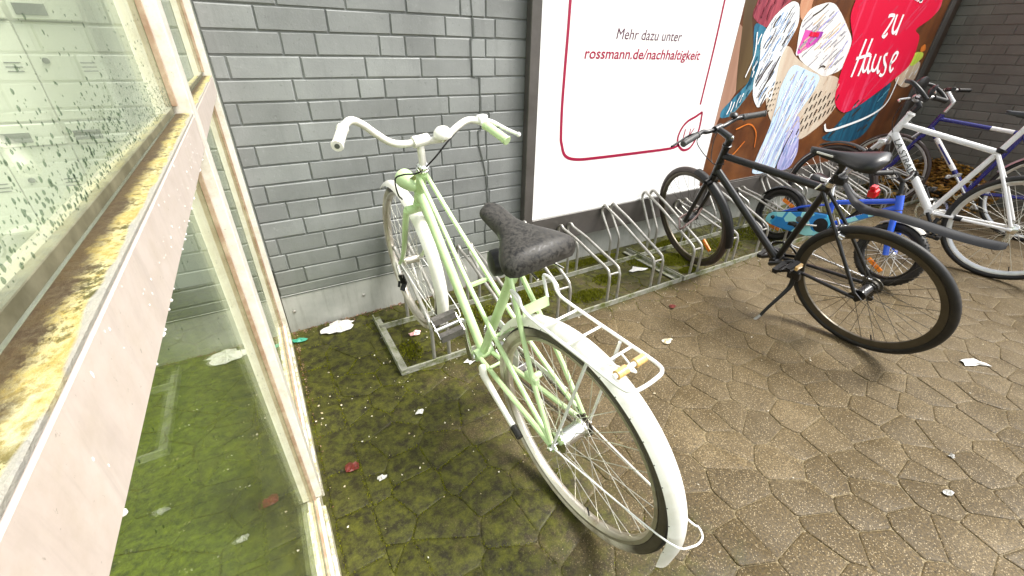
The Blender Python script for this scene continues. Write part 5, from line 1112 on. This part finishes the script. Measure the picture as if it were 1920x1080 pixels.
for i in range(46):
    x = q.uniform(.02, .85); y = q.uniform(-1.35, -.08); s_ = q.uniform(.0025, .0065); a = q.uniform(0, 6.28); c, d = math.cos(a) * s_, math.sin(a) * s_
    m_.add([(x + c, y + d, .0035), (x - d * .7, y + c * .7, .003), (x - c * .8, y - d * .8, .006), (x + d * .6, y - c * .6, .003), (x, y, .0085)], [[0, 1, 4], [1, 2, 4], [2, 3, 4], [3, 0, 4]])
tag(m_.build('grit', 'tan_leaf', None, False), 'pale grit and crumbs scattered over the paving', 'grit', None, 'stuff')
def leafq(m_, p, s_, q):
    a, t, r_ = q.uniform(0, 6.28), q.uniform(-.6, .6), q.uniform(-.6, .6); Rm = Matrix.Rotation(a, 3, 'Z') @ Matrix.Rotation(t, 3, 'X') @ Matrix.Rotation(r_, 3, 'Y')
    m_.add([V3(p) + Rm @ V3(v) for v in ((-s_, 0, 0), (-s_ * .2, s_ * .5, s_ * .12), (s_, 0, s_ * .1), (-s_ * .2, -s_ * .5, s_ * .12))], [[0, 1, 2], [0, 2, 3]])
m_ = MB()
for i in range(3200):
    x = 6.49 - abs(q.gauss(0, .26)); y = q.uniform(-1.05, -.08); h = max(0, .36 * (1 - (6.5 - x) / .62) * (1 - ((y + .52) / .6) ** 2)); leafq(m_, (x, y, .01 + h * q.uniform(.80, 1.04)), q.uniform(.014, .034), q)
tag(m_.build('leaf_heap', 'brown_leaf', None, False), 'heap of wet brown leaves against the side wall behind the bicycles', 'leaf heap', None, 'stuff')
m_ = MB()
for i in range(620):
    if q.random() < .35: x, y = q.uniform(.008, .03), -.02 - abs(q.gauss(0, .42))
    else: x, y = q.uniform(.01, 1.35), q.gauss(-.022, .012)
    leafq(m_, (x, min(y, -.010), q.uniform(.003, .008)), q.uniform(.002, .008) if x > .04 else q.uniform(.0015, .005), q)
M['leaf_mix'] = simple('leaf_mix', (0.10, 0.018, 0.010), 0.5, 0, 0, (0.30, 0.20, 0.12), 40, .45, .6)
tag(m_.build('leaf_litter', 'leaf_mix', None, False), 'dark reddish leaf crumbs gathered along the plinth and the glass frame', 'leaf litter', None, 'stuff')
n_ = N('moss_tuft'); v_ = n_.coord('World'); n_.base(n_.mix(n_.noise(30, 5, .7, v_), (0.055, 0.060, 0.004), (0.26, 0.27, 0.014))); M['moss'] = n_.set(rough=.8, spec=.2)
m_ = MB()
for (cx, cy, rx, ry, n) in ((1.30, -.30, .16, .10, 900), (1.62, -.46, .14, .07, 800), (1.85, -.36, .10, .08, 500), (2.5, -.36, .14, .10, 1200), (2.72, -.13, .20, .05, 900), (2.45, -.52, .08, .04, 400), (3.05, -.35, .20, .12, 1100), (3.5, -.30, .25, .14, 1000), (1.95, -.09, .25, .045, 900), (1.50, -.10, .20, .05, 600), (3.95, -.35, .2, .15, 700), (.95, -.33, .12, .10, 400), (.50, -.45, .06, .09, 250), (2.2, -.30, .06, .1, 300), (1.12, -.52, .12, .05, 400)):
    for i in range(n):
        a, d = q.uniform(0, 6.28), math.sqrt(q.random()) ; x, y = cx + rx * d * math.cos(a), cy + ry * d * math.sin(a); h = .012 * (1 - d * d) * (.6 + .8 * math.sin(x * 90) ** 2) + .003
        for k in range(2):
            t = q.uniform(0, 6.28); c, s2 = math.cos(t) * .0042, math.sin(t) * .0042; m_.add([(x + c, y + s2, .001), (x - c, y - s2, .001), (x + q.uniform(-.004, .004), y + q.uniform(-.004, .004), h + q.uniform(0, .004))], [[0, 1, 2]])
for c_ in cells:
    (cx, cy), vs_, fs_ = c_
    if not (cx < .95 or cy > -.66) or cx > 4.2 or cy < -1.9: continue
    n = len(vs_) // 4; ring = vs_[n:2 * n]; dens = (.9 if cx < .55 else .45) * (1 if cy > -.7 or cx < .5 else .5)
    for i in range(n):
        a, e = ring[i], ring[(i + 1) % n]; L = math.hypot(e[0] - a[0], e[1] - a[1])
        if math.sin(cx * 7 + i) + math.sin(cy * 9) < -.35: continue
        for k in range(int(L * 420 * dens)):
            t = q.random(); x, y = cx + a[0] + (e[0] - a[0]) * t + q.gauss(0, .0028), cy + a[1] + (e[1] - a[1]) * t + q.gauss(0, .0028); th = q.uniform(0, 6.28); cc, ss = math.cos(th) * .0026, math.sin(th) * .0026
            m_.add([(x + cc, y + ss, -.003), (x - cc, y - ss, -.003), (x + q.uniform(-.002, .002), y + q.uniform(-.002, .002), q.uniform(.0008, .0042))], [[0, 1, 2]])
tag(m_.build('moss', 'moss', None, False), 'bright green moss cushions growing between the rack rails', 'moss', None, 'stuff')
